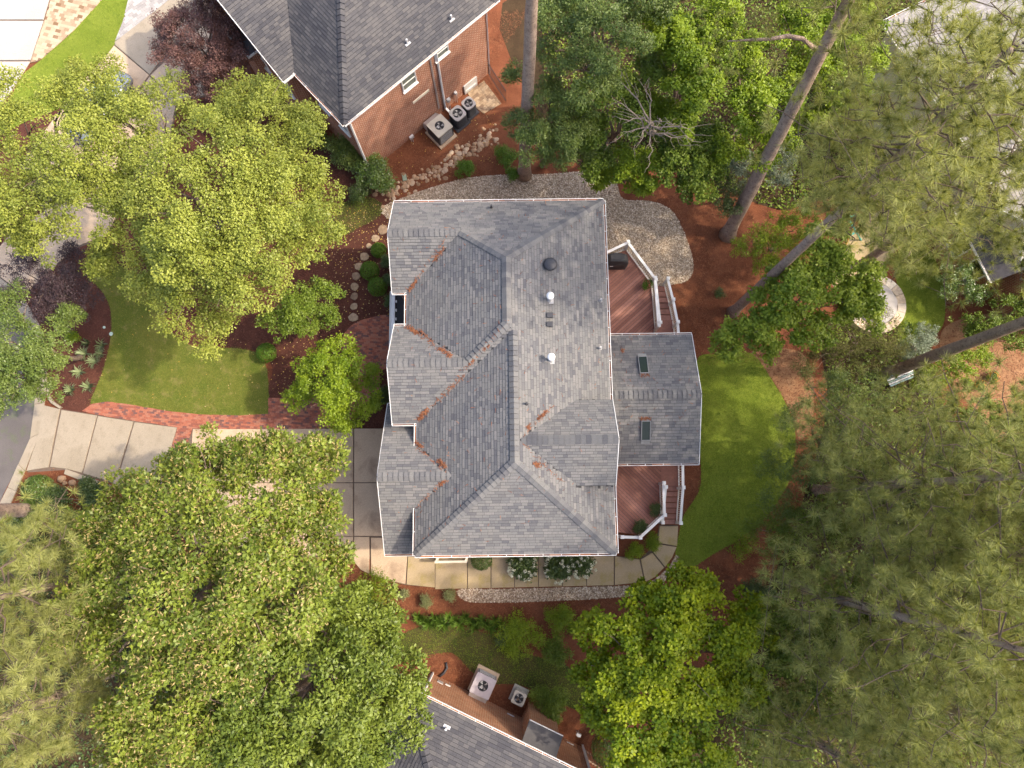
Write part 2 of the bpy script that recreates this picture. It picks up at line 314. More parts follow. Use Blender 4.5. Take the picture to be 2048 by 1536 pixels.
sheet('wood_floor', pxpoly([(1060, -30), (1900, -80), (1960, 330), (1640, 400), (1560, 420), (1440, 372), (1420, 330), (1250, 345), (1150, 325), (1070, 210)]), 0.005, M_FLOOR, 0.03)
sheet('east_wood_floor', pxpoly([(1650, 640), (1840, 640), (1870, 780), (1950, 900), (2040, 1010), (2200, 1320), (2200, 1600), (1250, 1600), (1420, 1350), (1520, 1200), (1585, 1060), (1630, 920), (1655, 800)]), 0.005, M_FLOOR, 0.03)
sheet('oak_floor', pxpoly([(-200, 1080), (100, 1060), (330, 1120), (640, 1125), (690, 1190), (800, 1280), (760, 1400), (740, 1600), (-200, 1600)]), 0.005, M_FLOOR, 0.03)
def blades(name, label, cat, polys, dens, mat, L=(0.04, 0.09), w=0.012, z=0.022, flat=0.55, seed=3):
    rng = np.random.default_rng(seed); X = []; Y = []
    for p in polys: x, y = sample(p, dens, rng); X.append(x); Y.append(y)
    X = np.concatenate(X); Y = np.concatenate(Y); n = len(X); X = X + rng.normal(0, 0.06, n); Y = Y + rng.normal(0, 0.06, n); a = rng.uniform(0, 2 * PI, n); l = rng.uniform(*L, n)
    ti = rng.uniform(0, flat, n); dx = np.cos(a); dy = np.sin(a)
    V = np.zeros((n, 3, 3)); V[:, 0] = np.stack([X - dy * w, Y + dx * w, np.full(n, z)], 1); V[:, 1] = np.stack([X + dy * w, Y - dx * w, np.full(n, z)], 1)
    V[:, 2] = np.stack([X + dx * l * (1 - ti), Y + dy * l * (1 - ti), z + l * (0.25 + ti)], 1)
    o = link(name, npmesh(name, V, 3, mat, rng.uniform(0, 1, n) ** 1.3), None, (0, 0, 0), 'stuff'); return tag(o, label, cat)
blades('grass', 'short olive green grass with dry straw patches on the front lawn', 'grass', [LAWN_F], 520, M_BLADE)
blades('grass', 'dense bright green grass of the curved lawn behind the sunroom', 'grass', [LAWN_R], 560, M_BLADE2, (0.05, 0.10), seed=4)
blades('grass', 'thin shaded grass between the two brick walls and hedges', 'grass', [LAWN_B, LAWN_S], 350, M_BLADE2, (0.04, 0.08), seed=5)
blades('grass', 'sunlit green grass strip beside the tan pavers', 'grass', [LAWN_N, LAWN_E], 300, M_BLADE2, (0.04, 0.08), seed=6)
STRAW_POLYS = [pxpoly(p) for p in ([(1240, 380), (1480, 400), (1620, 560), (1600, 720), (1400, 730), (1340, 570), (1390, 520), (1340, 410)], [(690, 1120), (930, 1180), (1330, 1180), (1500, 1060), (1560, 1200), (1300, 1260), (1000, 1280), (800, 1240), (680, 1190)],
               [(720, 330), (900, 250), (1060, 20), (960, 30), (1000, 350), (780, 390)], [(840, 1300), (900, 1305), (1000, 1380), (1180, 1440), (1180, 1500), (860, 1400)], [(1360, 935), (1405, 935), (1400, 990), (1362, 1050)], [(110, 935), (130, 960), (40, 1000)])]
blades('pine_straw', 'loose rust brown pine straw spread over the planting beds', 'pine straw', STRAW_POLYS, 260, M_STRAWN, (0.1, 0.2), 0.006, 0.004, 0.12, 8)
blades('leaf_litter', 'tan dry leaf litter and straw on the far beds', 'leaf litter', [pxpoly([(1880, 680), (1920, 640), (2100, 620), (2200, 700), (2200, 1100), (2060, 1000), (1980, 860), (1900, 760)]), pxpoly([(1500, 705), (1590, 700), (1625, 745), (1625, 840), (1600, 880), (1585, 830), (1545, 760)])], 120, M_STRAWN, (0.1, 0.2), 0.012, 0.008, 0.15, 18)
blades('bark_mulch', 'dark brown shredded bark mulch around the front shrubs', 'mulch', [MULCH_FRONT, pxpoly([(110, 500), (215, 600), (223, 660), (180, 808), (120, 815), (97, 790)])], 240, M_MULCHC, (0.04, 0.11), 0.012, 0.010, 0.15, 9)
def fallen(name, label, specs, seed):
    rng = np.random.default_rng(seed); V = []
    for poly, dens, z in specs:
        X, Y = sample(poly, dens, rng)
        for x, y in zip(X, Y):
            a = rng.uniform(0, 6.28); l = rng.uniform(0.022, 0.042); w = l * 0.65; c, s = math.cos(a), math.sin(a)
            V += [(x - c * l, y - s * l, z), (x + s * w, y - c * w, z + 0.012), (x + c * l, y + s * l, z + rng.uniform(0, 0.02)), (x - s * w, y + c * w, z + 0.012)]
    V = np.array(V); o = link(name, npmesh(name, V, 4, M_FALLEN, rng.uniform(0, 1, len(V) // 4)), None, (0, 0, 0), 'stuff'); tag(o, label, 'leaves')
fallen('fallen_leaves', 'small yellow fallen leaves dotted over mulch, walk and lawn', [
    (pxpoly([(650, 430), (790, 400), (790, 640), (690, 650), (640, 600)]), 22, 0.03), (pxpoly([(540, 690), (690, 640), (690, 760), (640, 850), (545, 800)]), 12, 0.03),
    (pxpoly([(330, 640), (520, 690), (520, 710), (380, 700)]), 6, 0.03), (LAWN_F, 1.3, 0.05), (LAWN_S, 5, 0.05), (pxpoly([(770, 300), (990, 200), (1000, 330), (800, 390)]), 6, 0.03)], 12)

# kerb, driveway slabs, walks
def slab_part(parent, name, pts, z1, mat, z0=0.0, shrink=0.012, smooth=0):
    poly = pxpoly(pts)
    if smooth: poly = smoothpoly(poly, smooth)
    cx = sum(p[0] for p in poly) / len(poly); cy = sum(p[1] for p in poly) / len(poly)
    poly = [(p[0] + (cx - p[0]) / max(1e-6, math.hypot(cx - p[0], cy - p[1])) * shrink, p[1] + (cy - p[1]) / max(1e-6, math.hypot(cx - p[0], cy - p[1])) * shrink) for p in poly]
    b = MB(); n = len(poly); b.prism(poly, z0, z1 - 0.008)
    ins = [(x + (cx - x) * 0.012, y + (cy - y) * 0.012) for x, y in poly]; b.F = b.F[1:]
    if sum(poly[i][0] * poly[(i + 1) % n][1] - poly[(i + 1) % n][0] * poly[i][1] for i in range(n)) < 0: ins = ins[::-1]
    k = len(b.V); b.V += [(x, y, z1) for x, y in ins]; b.T += [0.5] * n
    b.F += [tuple(range(k, k + n))] + [(n + i, n + (i + 1) % n, k + (i + 1) % n, k + i) for i in range(n)]
    return b.build(name, mat, parent, None, False, False, origin=(cx, cy, 0))
drive = link('driveway', meshdata('driveway', [(x, y, 0.012) for x, y in pxpoly([(85, 812), (230, 836), (360, 854), (640, 858), (775, 858), (775, 1115), (700, 1122), (640, 1115), (400, 1110), (300, 1010), (228, 968), (130, 940), (55, 945)])][::-1], [tuple(range(13))], M_JOINT), None, (0, 0, 0), 'structure')
for pts in ([(88, 810), (121, 818), (98, 935), (54, 942), (78, 870)], [(124, 820), (195, 831), (165, 946), (134, 938), (101, 934)], [(197, 832), (268, 843), (240, 935), (222, 964), (167, 947)],
            [(270, 844), (355, 855), (345, 888), (330, 960), (300, 1000), (226, 966), (243, 935)]):
    slab_part(drive, 'slab', pts, 0.06, M_CONC)
for pts in ([(386, 858), (545, 858), (548, 965), (378, 965)], [(547, 858), (707, 857), (707, 965), (549, 965)], [(708.6, 857), (775, 857), (775, 965), (708.6, 965)], [(378, 966), (548, 966), (548, 1072), (378, 1072)], [(549, 966), (707, 966), (707, 1072), (549, 1072)],
            [(708.6, 966), (775, 966), (778, 1072), (708.6, 1072)], [(400, 1073), (548, 1073), (548, 1108), (420, 1108)], [(549, 1073), (707, 1073), (705, 1122), (640, 1112), (549, 1108)], [(708.6, 1073), (739, 1073), (739, 1148), (722, 1140), (708, 1123)]):
    slab_part(drive, 'slab', pts, 0.06, M_CONC3)
walk = link('side_walk', meshdata('side_walk', [(x, y, 0.012) for x, y in pxpoly([(741, 1075), (790, 1075), (812, 1108), (1225, 1110), (1280, 1118), (1312, 1088), (1318, 1050), (1356, 1050), (1352, 1090), (1330, 1135), (1290, 1164), (1230, 1170), (936, 1177), (870, 1175), (810, 1170), (741, 1150)])][::-1], [tuple(range(16))], M_JOINT), None, (0, 0, 0), 'structure')
WX = [870, 935, 982, 1029, 1077, 1125, 1173, 1228]
slab_part(walk, 'slab', [(742, 1075), (792, 1075), (806, 1100), (815, 1112), (811, 1168), (770, 1160), (742, 1148)], 0.06, M_CONC3)
slab_part(walk, 'slab', [(816, 1112), (870, 1118), (870, 1175), (813, 1169)], 0.06, M_CONC2)
for a, b in zip(WX[:-1], WX[1:]):
    slab_part(walk, 'slab', [(a + 0.5, 1112), (b - 0.5, 1112), (b - 0.5, 1177 - (b - 935) * 0.022), (a + 0.5, 1177 - (a - 935) * 0.022)], 0.06, M_CONC2)
slab_part(walk, 'slab', [(1229, 1112), (1279, 1119), (1288, 1164), (1229, 1170)], 0.06, M_CONC2)
slab_part(walk, 'slab', [(1281, 1119), (1304, 1105), (1328, 1135), (1310, 1154), (1290, 1164)], 0.06, M_CONC2)
slab_part(walk, 'slab', [(1306, 1104), (1314, 1088), (1353, 1094), (1344, 1115), (1330, 1134)], 0.06, M_CONC2)
slab_part(walk, 'slab', [(1315, 1086), (1319, 1052), (1356, 1052), (1354, 1092)], 0.06, M_CONC2)
kerb = link('kerb', None, None, (*P(70, 830), 0), 'structure')
ko = [(-30, 560), (30, 606), (62, 662), (74, 720), (76, 765), (70, 809), (61, 877), (38, 928), (17, 975), (-6, 1020), (-50, 1110)]
ki = [(-20, 540), (45, 590), (80, 650), (93, 715), (95, 765), (90, 805), (80, 867), (51, 942), (34, 982), (12, 1030), (-30, 1120)]
for i in range(len(ko) - 1): slab_part(kerb, 'kerb_stone', [ko[i], ki[i], ki[i + 1], ko[i + 1]], 0.075 if i not in (5, 6) else 0.05, M_CONC, 0, 0.008)
kb = [(97, 770), (97, 795), (104, 806), (122, 818)]
kb2 = [(101, 768), (101, 792), (109, 803), (126, 815)]
for i in range(3): slab_part(kerb, 'kerb_stone', [kb[i], kb2[i], kb2[i + 1], kb[i + 1]], 0.14, M_CONC, 0, 0.004)
ks = [(133, 938), (160, 948), (200, 962), (228, 972)]; ks2 = [(130, 948), (156, 958), (196, 972), (225, 980)]
for i in range(3): slab_part(kerb, 'kerb_stone', [ks[i], ks2[i], ks2[i + 1], ks[i + 1]], 0.10, M_CONC, 0, 0.004)

def pavers(name, polys, z, mat, bl, bw, ang, label=None, seed=1, structure=True, gap=0.006, z0=0.006, bed=None):
    rng = random.Random(seed); b = MB(); c, s = math.cos(ang), math.sin(ang)
    for poly in polys:
        q = [(x * c + y * s, -x * s + y * c) for x, y in poly]
        a = np.array(q); lo, hi = a.min(0), a.max(0); r = 0; v = lo[1]
        while v < hi[1]:
            u = lo[0] - (bl / 2 if r % 2 else 0)
            while u < hi[0]:
                rc = [(u + gap / 2, v + gap / 2), (u + bl - gap / 2, v + gap / 2), (u + bl - gap / 2, v + bw - gap / 2), (u + gap / 2, v + bw - gap / 2)]
                pc = clip_convex(q, rc)
                if len(pc) > 2 and area(pc) > 0.15 * bl * bw:
                    t = rng.random(); w_ = [(x * c - y * s, x * s + y * c) for x, y in pc]
                    if bed is not None: MB().prism(w_, z0, z + rng.uniform(-0.003, 0.003), t).build('paver', mat, bed)
                    else: b.prism(w_, z0, z + rng.uniform(-0.003, 0.003), t)
                u += bl
            v += bw; r += 1
    return b.build(name, mat, None, 'structure' if structure else 'stuff') if bed is None else bed
bp = [pxpoly(p) for p in ([(165, 822), (185, 808), (215, 803), (260, 809), (330, 821), (400, 829), (480, 831), (536, 828), (536, 859), (440, 859), (386, 857), (372, 895), (340, 1000), (312, 1000), (345, 890), (356, 855), (270, 842), (195, 830)],
      [(537, 796), (600, 796), (660, 790), (720, 720), (760, 700), (760, 780), (690, 850), (640, 858), (537, 859)], smoothpoly([(785, 636), (737, 637), (705, 650), (687, 672), (684, 705), (705, 735), (760, 740), (800, 720)], 4))]
for p in bp: sheet('paver_joint_bed', p, 0.011, M_JOINT, smooth=False)
pavers('brick_walk', bp, 0.055, M_PAVER, 0.2, 0.1, math.radians(-5))
# the neighbour's drive: pale concrete, tan pavers, grey pavers
sheet('neighbour_slab_base', pxpoly([(-150, -14), (105, -14), (88, 42), (62, 124), (-40, 245), (-150, 262)]), 0.01, M_JOINT, smooth=False)
sheet('neighbour_walk_base', pxpoly([(229, 88), (355, -14), (425, -14), (425, 192), (357, 202), (331, 333), (235, 433), (217, 472), (148, 499), (48, 592), (-32, 530), (88, 422), (38, 330), (158, 170)]), 0.01, M_JOINT, smooth=False)
nd = link('neighbour_driveway', None, None, (*P(60, 60), 0), 'structure')
slab_part(nd, 'slab', [(-150, -12), (103, -12), (88, 40), (-150, 40)], 0.06, M_CONCW)
slab_part(nd, 'slab', [(-150, 42), (88, 43), (62, 121), (-150, 122)], 0.06, M_CONCW)
slab_part(nd, 'slab', [(-150, 124), (61, 124), (20, 190), (-30, 240), (-150, 260)], 0.06, M_CONCW)
tp = pxpoly([(106, -12), (216, -12), (150, 60), (80, 122), (62, 126), (90, 42)])
tb, _ = sheet('tan_paver_strip', tp, 0.011, M_JOINT, smooth=False); pavers('paver', [tp], 0.05, M_PAVT, 0.3, 0.2, math.radians(-15), seed=3, bed=tb)
gp = pxpoly([(260, -12), (352, -12), (268, 60), (231, 82), (246, 45)])
gb, _ = sheet('grey_paver_strip', gp, 0.011, M_JOINT, smooth=False); pavers('paver', [gp], 0.05, M_PAVG, 0.3, 0.2, math.radians(40), seed=4, bed=gb)
nw = link('neighbour_walk', None, None, (*P(250, 150), 0), 'structure')
for pts in ([(230, 85), (355, -12), (420, -12), (330, 110), (300, 150), (231, 91)], [(229, 92), (299, 151), (240, 230), (160, 170), (200, 130)], [(301, 152), (420, 40), (420, 190), (355, 200)], [(300, 154), (354, 202), (330, 330), (245, 232)],
            [(158, 172), (238, 232), (130, 400), (40, 330)], [(240, 234), (328, 332), (235, 430), (134, 402)], [(130, 404), (233, 432), (215, 470), (150, 495), (115, 462), (90, 420)], [(85, 425), (148, 497), (100, 545), (48, 590), (-30, 530), (20, 470)]):
    slab_part(nw, 'slab', pts, 0.06, M_CONC if pts[0][1] < 90 else M_CONC3)

# gravel: pebbles as real stones, past counting
def pebbles(name, label, poly, dens, seed, base=True, size=(0.024, 0.052)):
    rng = np.random.default_rng(seed)
    if base: sheet('gravel_base', poly, 0.012, M_PEBBASE, 0.02, smooth=False)
    X, Y = sample(poly, dens, rng); n = len(X); s = rng.uniform(*size, n); a = rng.uniform(0, 6.28, n); e = rng.uniform(0.6, 1.0, n); h = rng.uniform(0.45, 0.8, n) * s
    T = np.array([(1, 0, 0), (0, 1, 0), (-1, 0, 0), (0, -1, 0), (0.3, 0.1, 1)]); fa = [(0, 1, 4), (1, 2, 4), (2, 3, 4), (3, 0, 4)]
    ca, sa = np.cos(a), np.sin(a); V = np.zeros((n, 5, 3))
    jit = rng.uniform(0.75, 1.25, (n, 5))
    for k, (x, y, z) in enumerate(T):
        V[:, k, 0] = X + (x * ca - y * e * sa) * s * jit[:, k]; V[:, k, 1] = Y + (x * sa + y * e * ca) * s * jit[:, k]; V[:, k, 2] = 0.012 + (z * 0.75 * h + 0.008 if z else 0.010)
    W4 = V[:, np.array(fa)].reshape(-1, 3)
    o = link(name, npmesh(name, W4, 3, M_PEB, np.repeat(np.clip(rng.normal(0.55, 0.36, n), 0, 1), 4)), None, (0, 0, 0), 'stuff'); tag(o, label, 'gravel')
GRAV_N = smoothpoly(pxpoly([(762, 416), (805, 396), (860, 376), (930, 357), (1000, 350), (1100, 348), (1180, 343), (1230, 362), (1246, 398), (1300, 402), (1342, 420), (1366, 460), (1386, 520), (1381, 555), (1352, 568), (1300, 566), (1200, 500), (1180, 440), (1000, 430), (800, 440), (770, 432)]), 4)
pebbles('gravel', 'pale tan gravel bed wrapping the north side of the grey roofed house', GRAV_N, 420, 21)
GRAV_S = smoothpoly(pxpoly([(918, 1179), (1000, 1178), (1230, 1172), (1292, 1167), (1335, 1137), (1350, 1112), (1358, 1118), (1340, 1150), (1305, 1182), (1240, 1194), (1100, 1202), (990, 1205), (932, 1202)]), 4)
pebbles('gravel', 'pinkish white gravel strip along the outer edge of the concrete walk', GRAV_S, 430, 22, True, (0.026, 0.056))

# ------------------------------------------------------------------ roofs and walls
class Frame:
    def __init__(s, ox, oy, ang): s.ox, s.oy, s.c, s.s, s.ang = ox, oy, math.cos(ang), math.sin(ang), ang
    def w(s, x, y): return (s.ox + x * s.c - y * s.s, s.oy + x * s.s + y * s.c)
    def w3(s, x, y, z): return (*s.w(x, y), z)
    def l(s, X, Y): X -= s.ox; Y -= s.oy; return (X * s.c + Y * s.s, -X * s.s + Y * s.c)
class Block:
    def __init__(s, x0, x1, y0, y1, ze, sides, clips=(), dz=0.0):
        s.r = (x0, x1, y0, y1); s.ze = ze; s.sides = sides; s.clips = clips; s.pl = {}
        for k, m in sides.items():
            s.pl[k] = {'N': (0, -m, ze + m * y1), 'S': (0, m, ze - m * y0), 'E': (-m, 0, ze + m * x1), 'W': (m, 0, ze - m * x0)}[k]
            a, b, c = s.pl[k]; s.pl[k] = (a, b, c + dz)
    def h(s, x, y): return min(a * x + b * y + c for a, b, c in s.pl.values())
    def inr(s, x, y): return s.r[0] <= x <= s.r[1] and s.r[2] <= y <= s.r[3]
    def face(s, k):
        x0, x1, y0, y1 = s.r; p = [(x0, y0), (x1, y0), (x1, y1), (x0, y1)]; a, b, c = s.pl[k]
        for j, (A, B, C) in s.pl.items():
            if j != k and p: p = clip_half(p, A - a, B - b, C - c)
        for (bl, j) in s.clips:
            A, B, C = bl.pl[j]
            if p: p = clip_half(p, a - A, b - B, c - C + 0.06)
        return p if len(p) > 2 and area(p) > 0.02 else []
def envelope(blocks, x, y): return max([b.h(x, y) for b in blocks if b.inr(x, y)] or [0])
def build_roof(house, fr, blocks, mat, course=0.14, tabs=(0.17, 0.42), single=0, ridges=(), thick=0.16, seed=5):
    rng = random.Random(seed); deck = MB(); tabl = []
    for bl in blocks:
        for k in bl.sides:
            p = bl.face(k)
            if not p: continue
            a, b, c = bl.pl[k]; n = len(p)
            if sum(p[i][0] * p[(i + 1) % n][1] - p[(i + 1) % n][0] * p[i][1] for i in range(n)) < 0: p = p[::-1]
            top = [fr.w3(x, y, a * x + b * y + c) for x, y in p]; bot = [(x, y, z - thick) for x, y, z in top]
            deck.add(top + bot, [tuple(range(n)), tuple(range(n, 2 * n))[::-1]] + [(i, n + i, n + (i + 1) % n, (i + 1) % n) for i in range(n)])
            m = bl.sides[k]; cs = course / math.sqrt(1 + m * m)
            U, Vv = {'N': ((1, 0), (0, -1)), 'S': ((1, 0), (0, 1)), 'E': ((0, 1), (-1, 0)), 'W': ((0, 1), (1, 0))}[k]
            base = {'N': bl.r[3], 'S': -bl.r[2], 'E': bl.r[1], 'W': -bl.r[0]}[k]
            us = [x * U[0] + y * U[1] for x, y in p]; vs = [x * Vv[0] + y * Vv[1] for x, y in p]; v0 = -base
            i0 = int((min(vs) - v0) / cs)
            v = v0 + i0 * cs
            while v < max(vs):
                u = min(us) - rng.uniform(0, 0.4)
                while u < max(us):
                    w = rng.uniform(*tabs); q = [(u, v + 0.010), (u + w - 0.008, v + 0.010), (u + w - 0.008, v + cs), (u, v + cs)]
                    xy = [(uu * U[0] + vv * Vv[0], uu * U[1] + vv * Vv[1]) for uu, vv in q]
                    full = area(xy); xy = clip_convex(xy, p)
                    if len(xy) >= 3 and area(xy) > 0.0015:
                        cx = sum(t[0] for t in xy) / len(xy); cy = sum(t[1] for t in xy) / len(xy); z = a * cx + b * cy + c
                        if not any(o is not bl and o.inr(cx, cy) and o.h(cx, cy) > z + 0.04 for o in blocks):
                            lift = rng.choice((0.014, 0.014, 0.024))
                            pts = []; t0 = rng.random()
                            for x, y in xy:
                                f = ((x * Vv[0] + y * Vv[1]) - v) / cs; pts.append(fr.w3(x, y, a * x + b * y + c + 0.004 + lift * (1 - f)))
                            lo = [i for i, (x, y) in enumerate(xy) if abs((x * Vv[0] + y * Vv[1]) - v - 0.010) < 1e-4]
                            tabl.append((pts, lo, t0, area(xy) > 0.99 * full and w > 0.3))
                    u += w
                v += cs
    roof = deck.build('roof', M_DECKBASE, house, None, False, False)
    def tabmesh(b, t):
        pts, lo, tone, _ = t; V = list(pts); Fc = []
        n = len(V); ar = sum(V[i][0] * V[(i + 1) % n][1] - V[(i + 1) % n][0] * V[i][1] for i in range(n)); order = list(range(n)) if ar > 0 else list(range(n))[::-1]
        Fc.append(tuple(order))
        if len(lo) == 2:
            i, j = lo; V += [(V[i][0], V[i][1], V[i][2] - 0.022), (V[j][0], V[j][1], V[j][2] - 0.022)]; Fc.append((i, j, n + 1, n))
        b.add(V, Fc, tone)
    solo = set()
    if single:
        cand = sorted((i for i, t in enumerate(tabl) if t[3]), key=lambda i: -tabl[i][0][0][2])[:single]; solo = set(cand)
        for i in cand:
            b = MB(); tabmesh(b, tabl[i]); b.build('shingle', mat, roof)
    b = MB()
    for i, t in enumerate(tabl):
        if i not in solo: tabmesh(b, t)
    b.build('shingles', mat, roof, 'stuff')
    for p, q, hb in ridges:
        L = math.hypot(q[0] - p[0], q[1] - p[1]); d = ((q[0] - p[0]) / L, (q[1] - p[1]) / L); n = max(1, int(L / 0.215)); hh = (lambda x, y: hb.h(x, y))
        for i in range(n):
            s0, s1 = L * i / n + 0.012, L * (i + 1) / n; V = []
            for s_, up in ((s0, 0.075), (s1, 0.038)):
                for o_ in (-0.19, 0, 0.19):
                    x = p[0] + d[0] * s_ - d[1] * o_; y = p[1] + d[1] * s_ + d[0] * o_
                    V.append(fr.w3(x, y, hh(x, y) + up + (0.012 if o_ == 0 else 0)))
            V += [(x, y, z - 0.05) for x, y, z in V[0:3]]
            bb = MB(); bb.add(V, [(0, 3, 4, 1), (1, 4, 5, 2), (0, 1, 7, 6), (1, 2, 8, 7)], rng.uniform(0.0, 0.65)); bb.build('ridge_cap', mat, roof)
    return roof
def wall_quads(house, fr, x0, x1, y0, y1, z1, mat, hfun=None, name='wall', z0=0.0, open_=()):
    for nm, (a, b) in {'S': ((x0, y0), (x1, y0)), 'E': ((x1, y0), (x1, y1)), 'N': ((x1, y1), (x0, y1)), 'W': ((x0, y1), (x0, y0))}.items():
        if nm in open_: continue
        L = math.hypot(b[0] - a[0], b[1] - a[1]); K = 13; tops = []
        for i in range(K):
            t = i / (K - 1); x, y = a[0] + (b[0] - a[0]) * t, a[1] + (b[1] - a[1]) * t; tops.append((t, min(hfun(x, y) - 0.17, 99) if hfun else z1))
        V = [fr.w3(*a, z0), fr.w3(*b, z0)] + [fr.w3(a[0] + (b[0] - a[0]) * t, a[1] + (b[1] - a[1]) * t, z) for t, z in tops[::-1]]
        uv = [(0, z0), (L, z0)] + [(L * t, z) for t, z in tops[::-1]]; o = wloc(house)
        link(name, meshdata(name, [Vector(v) - o for v in V], [tuple(range(len(V)))], mat, None, uv), house)
def gutter(house, A, B, out, mat=None, fill=0.6, seed=1):
    """A,B: 3-D eave ends, out: outward unit 2-D"""
    rng = random.Random(seed); A = Vector(A); B = Vector(B); o = Vector((out[0], out[1], 0)); d = (B - A).normalized(); b = MB(); dn = Vector((0, 0, -1))
    b.bar(A + o * 0.088 + dn * 0.03, B + o * 0.088 + dn * 0.03, 0.020, 0.10); b.bar(A + o * 0.045 + dn * 0.085, B + o * 0.045 + dn * 0.085, 0.08, 0.012)
    b.bar(A + o * 0.008 + dn * 0.05, B + o * 0.008 + dn * 0.05, 0.012, 0.08)
    for e in (A, B): b.bar(e + dn * 0.04, e + o * 0.095 + dn * 0.04, 0.012, 0.09)
    L = (B - A).length; n = int(L / 0.75)
    for i in range(1, n): c = A + d * (L * i / n); b.bar(c + dn * 0.0, c + o * 0.085 + dn * 0.0, 0.022, 0.008)
    g_ = b.build('gutter', mat or M_WHITE, house, None, False, False)
    f = MB(); s = 0.0
    while s < L - 0.05:
        l = rng.uniform(0.15, 0.9); k = rng.random() < fill; z_ = dn * (0.045 if k else 0.07)
        f.bar(A + d * s + o * 0.045 + z_, A + d * min(L, s + l) + o * 0.045 + z_, 0.066, 0.02, rng.uniform(0.3, 0.9) if k else rng.uniform(0, 0.15))  # stretches without straw get a dark strip painting the trough's shade
        s += l
    if f.V: f.build('debris', M_STRAWN, g_, 'stuff')
    return g_
def window(parent, c, along, w, h, frame=M_WHITE, pane=M_GLASS, tilt=None, depth=0.06, fw=0.07, sash=True):
    """c centre on the wall face, along = unit 2-D along wall; outward = right of along"""
    ax = Vector((along[0], along[1], 0)); n = Vector((along[1], -along[0], 0)); up = Vector((0, 0, 1)); c = Vector(c); b = MB()
    for s in (-1, 1):
        b.bar(c + ax * s * (w / 2) - up * (h / 2 + fw / 2) + n * 0.03, c + ax * s * (w / 2) + up * (h / 2 + fw / 2) + n * 0.03, fw, depth)
        b.bar(c + up * s * (h / 2) - ax * (w / 2) + n * 0.03, c + up * s * (h / 2) + ax * (w / 2) + n * 0.03, depth, fw)
    if sash: b.bar(c - ax * w / 2 + n * 0.028, c + ax * w / 2 + n * 0.028, depth * 0.8, 0.045)
    b.bar(c - up * (h / 2 + fw * 0.8) - ax * (w / 2 + 0.06) + n * 0.06, c - up * (h / 2 + fw * 0.8) + ax * (w / 2 + 0.06) + n * 0.06, 0.14, 0.05)
    o = b.build('window', frame, parent, None, False, False)
    q = MB(); V = [c + ax * s * w / 2 + up * t * h / 2 + n * 0.02 for s, t in ((-1, -1), (1, -1), (1, 1), (-1, 1))]; q.add(V, [(0, 1, 2, 3)]); q.build('pane', pane, o, None, False, False)
    return o

# ---- the main house
HF = Frame(0, 0, math.radians(0.7))
N_ = Block(-4.62, 4.38, 3.73, 13.98, 6.2, {'N': 0.70, 'S': 0.67, 'E': 0.56, 'W': 0.56})
S_ = Block(-4.12, 4.38, -1.87, 9.5, 6.2, {'S': 0.643, 'E': 0.56, 'W': 0.56}, [(N_, 'S')], -0.003)
S_.clips = [(N_, 'S')]
W1 = Block(-5.28, -0.5, 9.66, 13.98, 6.2, {'N': 0.70, 'S': 0.61}, [(N_, 'W')], -0.004)
W2 = Block(-5.17, -0.3, 3.73, 8.12, 6.2, {'N': 0.80, 'S': 0.67}, [(N_, 'W')], -0.004)
W3 = Block(-5.62, -2.0, -1.87, 4.75, 4.9, {'N': 0.66, 'S': 0.66})
DM = Block(0.2, 4.33, 0.93, 4.55, 7.1, {'N': 0.75, 'S': 0.75}, [(S_, 'E')])
SR = Block(4.1, 8.62, 2.0, 8.06, 4.2, {'N': 0.36, 'S': 0.36})
HB = [N_, S_, W1, W2, W3, DM, SR]
house = thing('main_house', 'large house with weathered grey shingle hip roof and white gutters between two decks', 'house', (*HF.w(0, 6), 0))
def hp(b, k, x): return b.ze
def solve_y(b, f): return f
yN = 13.98 - (0.56 * 4.52) / 0.70; yNs = 3.73 + (0.56 * 4.52) / 0.67; xN = (-4.62 + 4.38) / 2
yS = -1.87 + (0.56 * 4.27) / 0.643; xS = (-4.12 + 4.38) / 2
y1r = (0.70 * 13.98 + 0.61 * 9.66) / 1.31; z1r = 6.2 + 0.7 * (13.98 - y1r); x1h = -4.62 + (z1r - 6.2) / 0.56
y2r = (0.80 * 8.12 + 0.67 * 3.73) / 1.47; z2r = 6.2 + 0.67 * (y2r - 3.73); x2h = -4.62 + (z2r - 6.2) / 0.56
y3r = (4.75 - 1.93) / 2; z3r = 4.9 + 0.66 * 3.34; x3h = -4.12 + (z3r - 6.2) / 0.56
ydr = 2.74; zdr = 7.1 + 0.75 * 1.81; xdh = 4.38 - (zdr - 6.2) / 0.56
RG = [((xN, yN), (xN, yNs), N_), ((4.38, 13.98), (xN, yN), N_), ((x1h, y1r), (xN, yN), N_), ((-5.28, y1r), (x1h, y1r), W1), ((-5.17, y2r), (x2h, y2r), W2), ((x2h, y2r), (xN, yNs), N_),
      ((xS, yS), (xS, yNs - 0.25), S_), ((-4.12, -1.87), (xS, yS), S_), ((4.38, -1.87), (xS, yS), S_), ((-5.62, y3r), (x3h, y3r), W3), ((4.33, ydr), (xdh + 0.05, ydr), DM), ((4.45, 5.03), (8.62, 5.03), SR)]
roof = build_roof(house, HF, HB, M_SHINGLE, single=300, ridges=RG)
def roofz(px, py, z=7.0):
    for _ in range(14): x, y = P(px, py, z); z = envelope(HB, *HF.l(x, y))
    return x, y, z
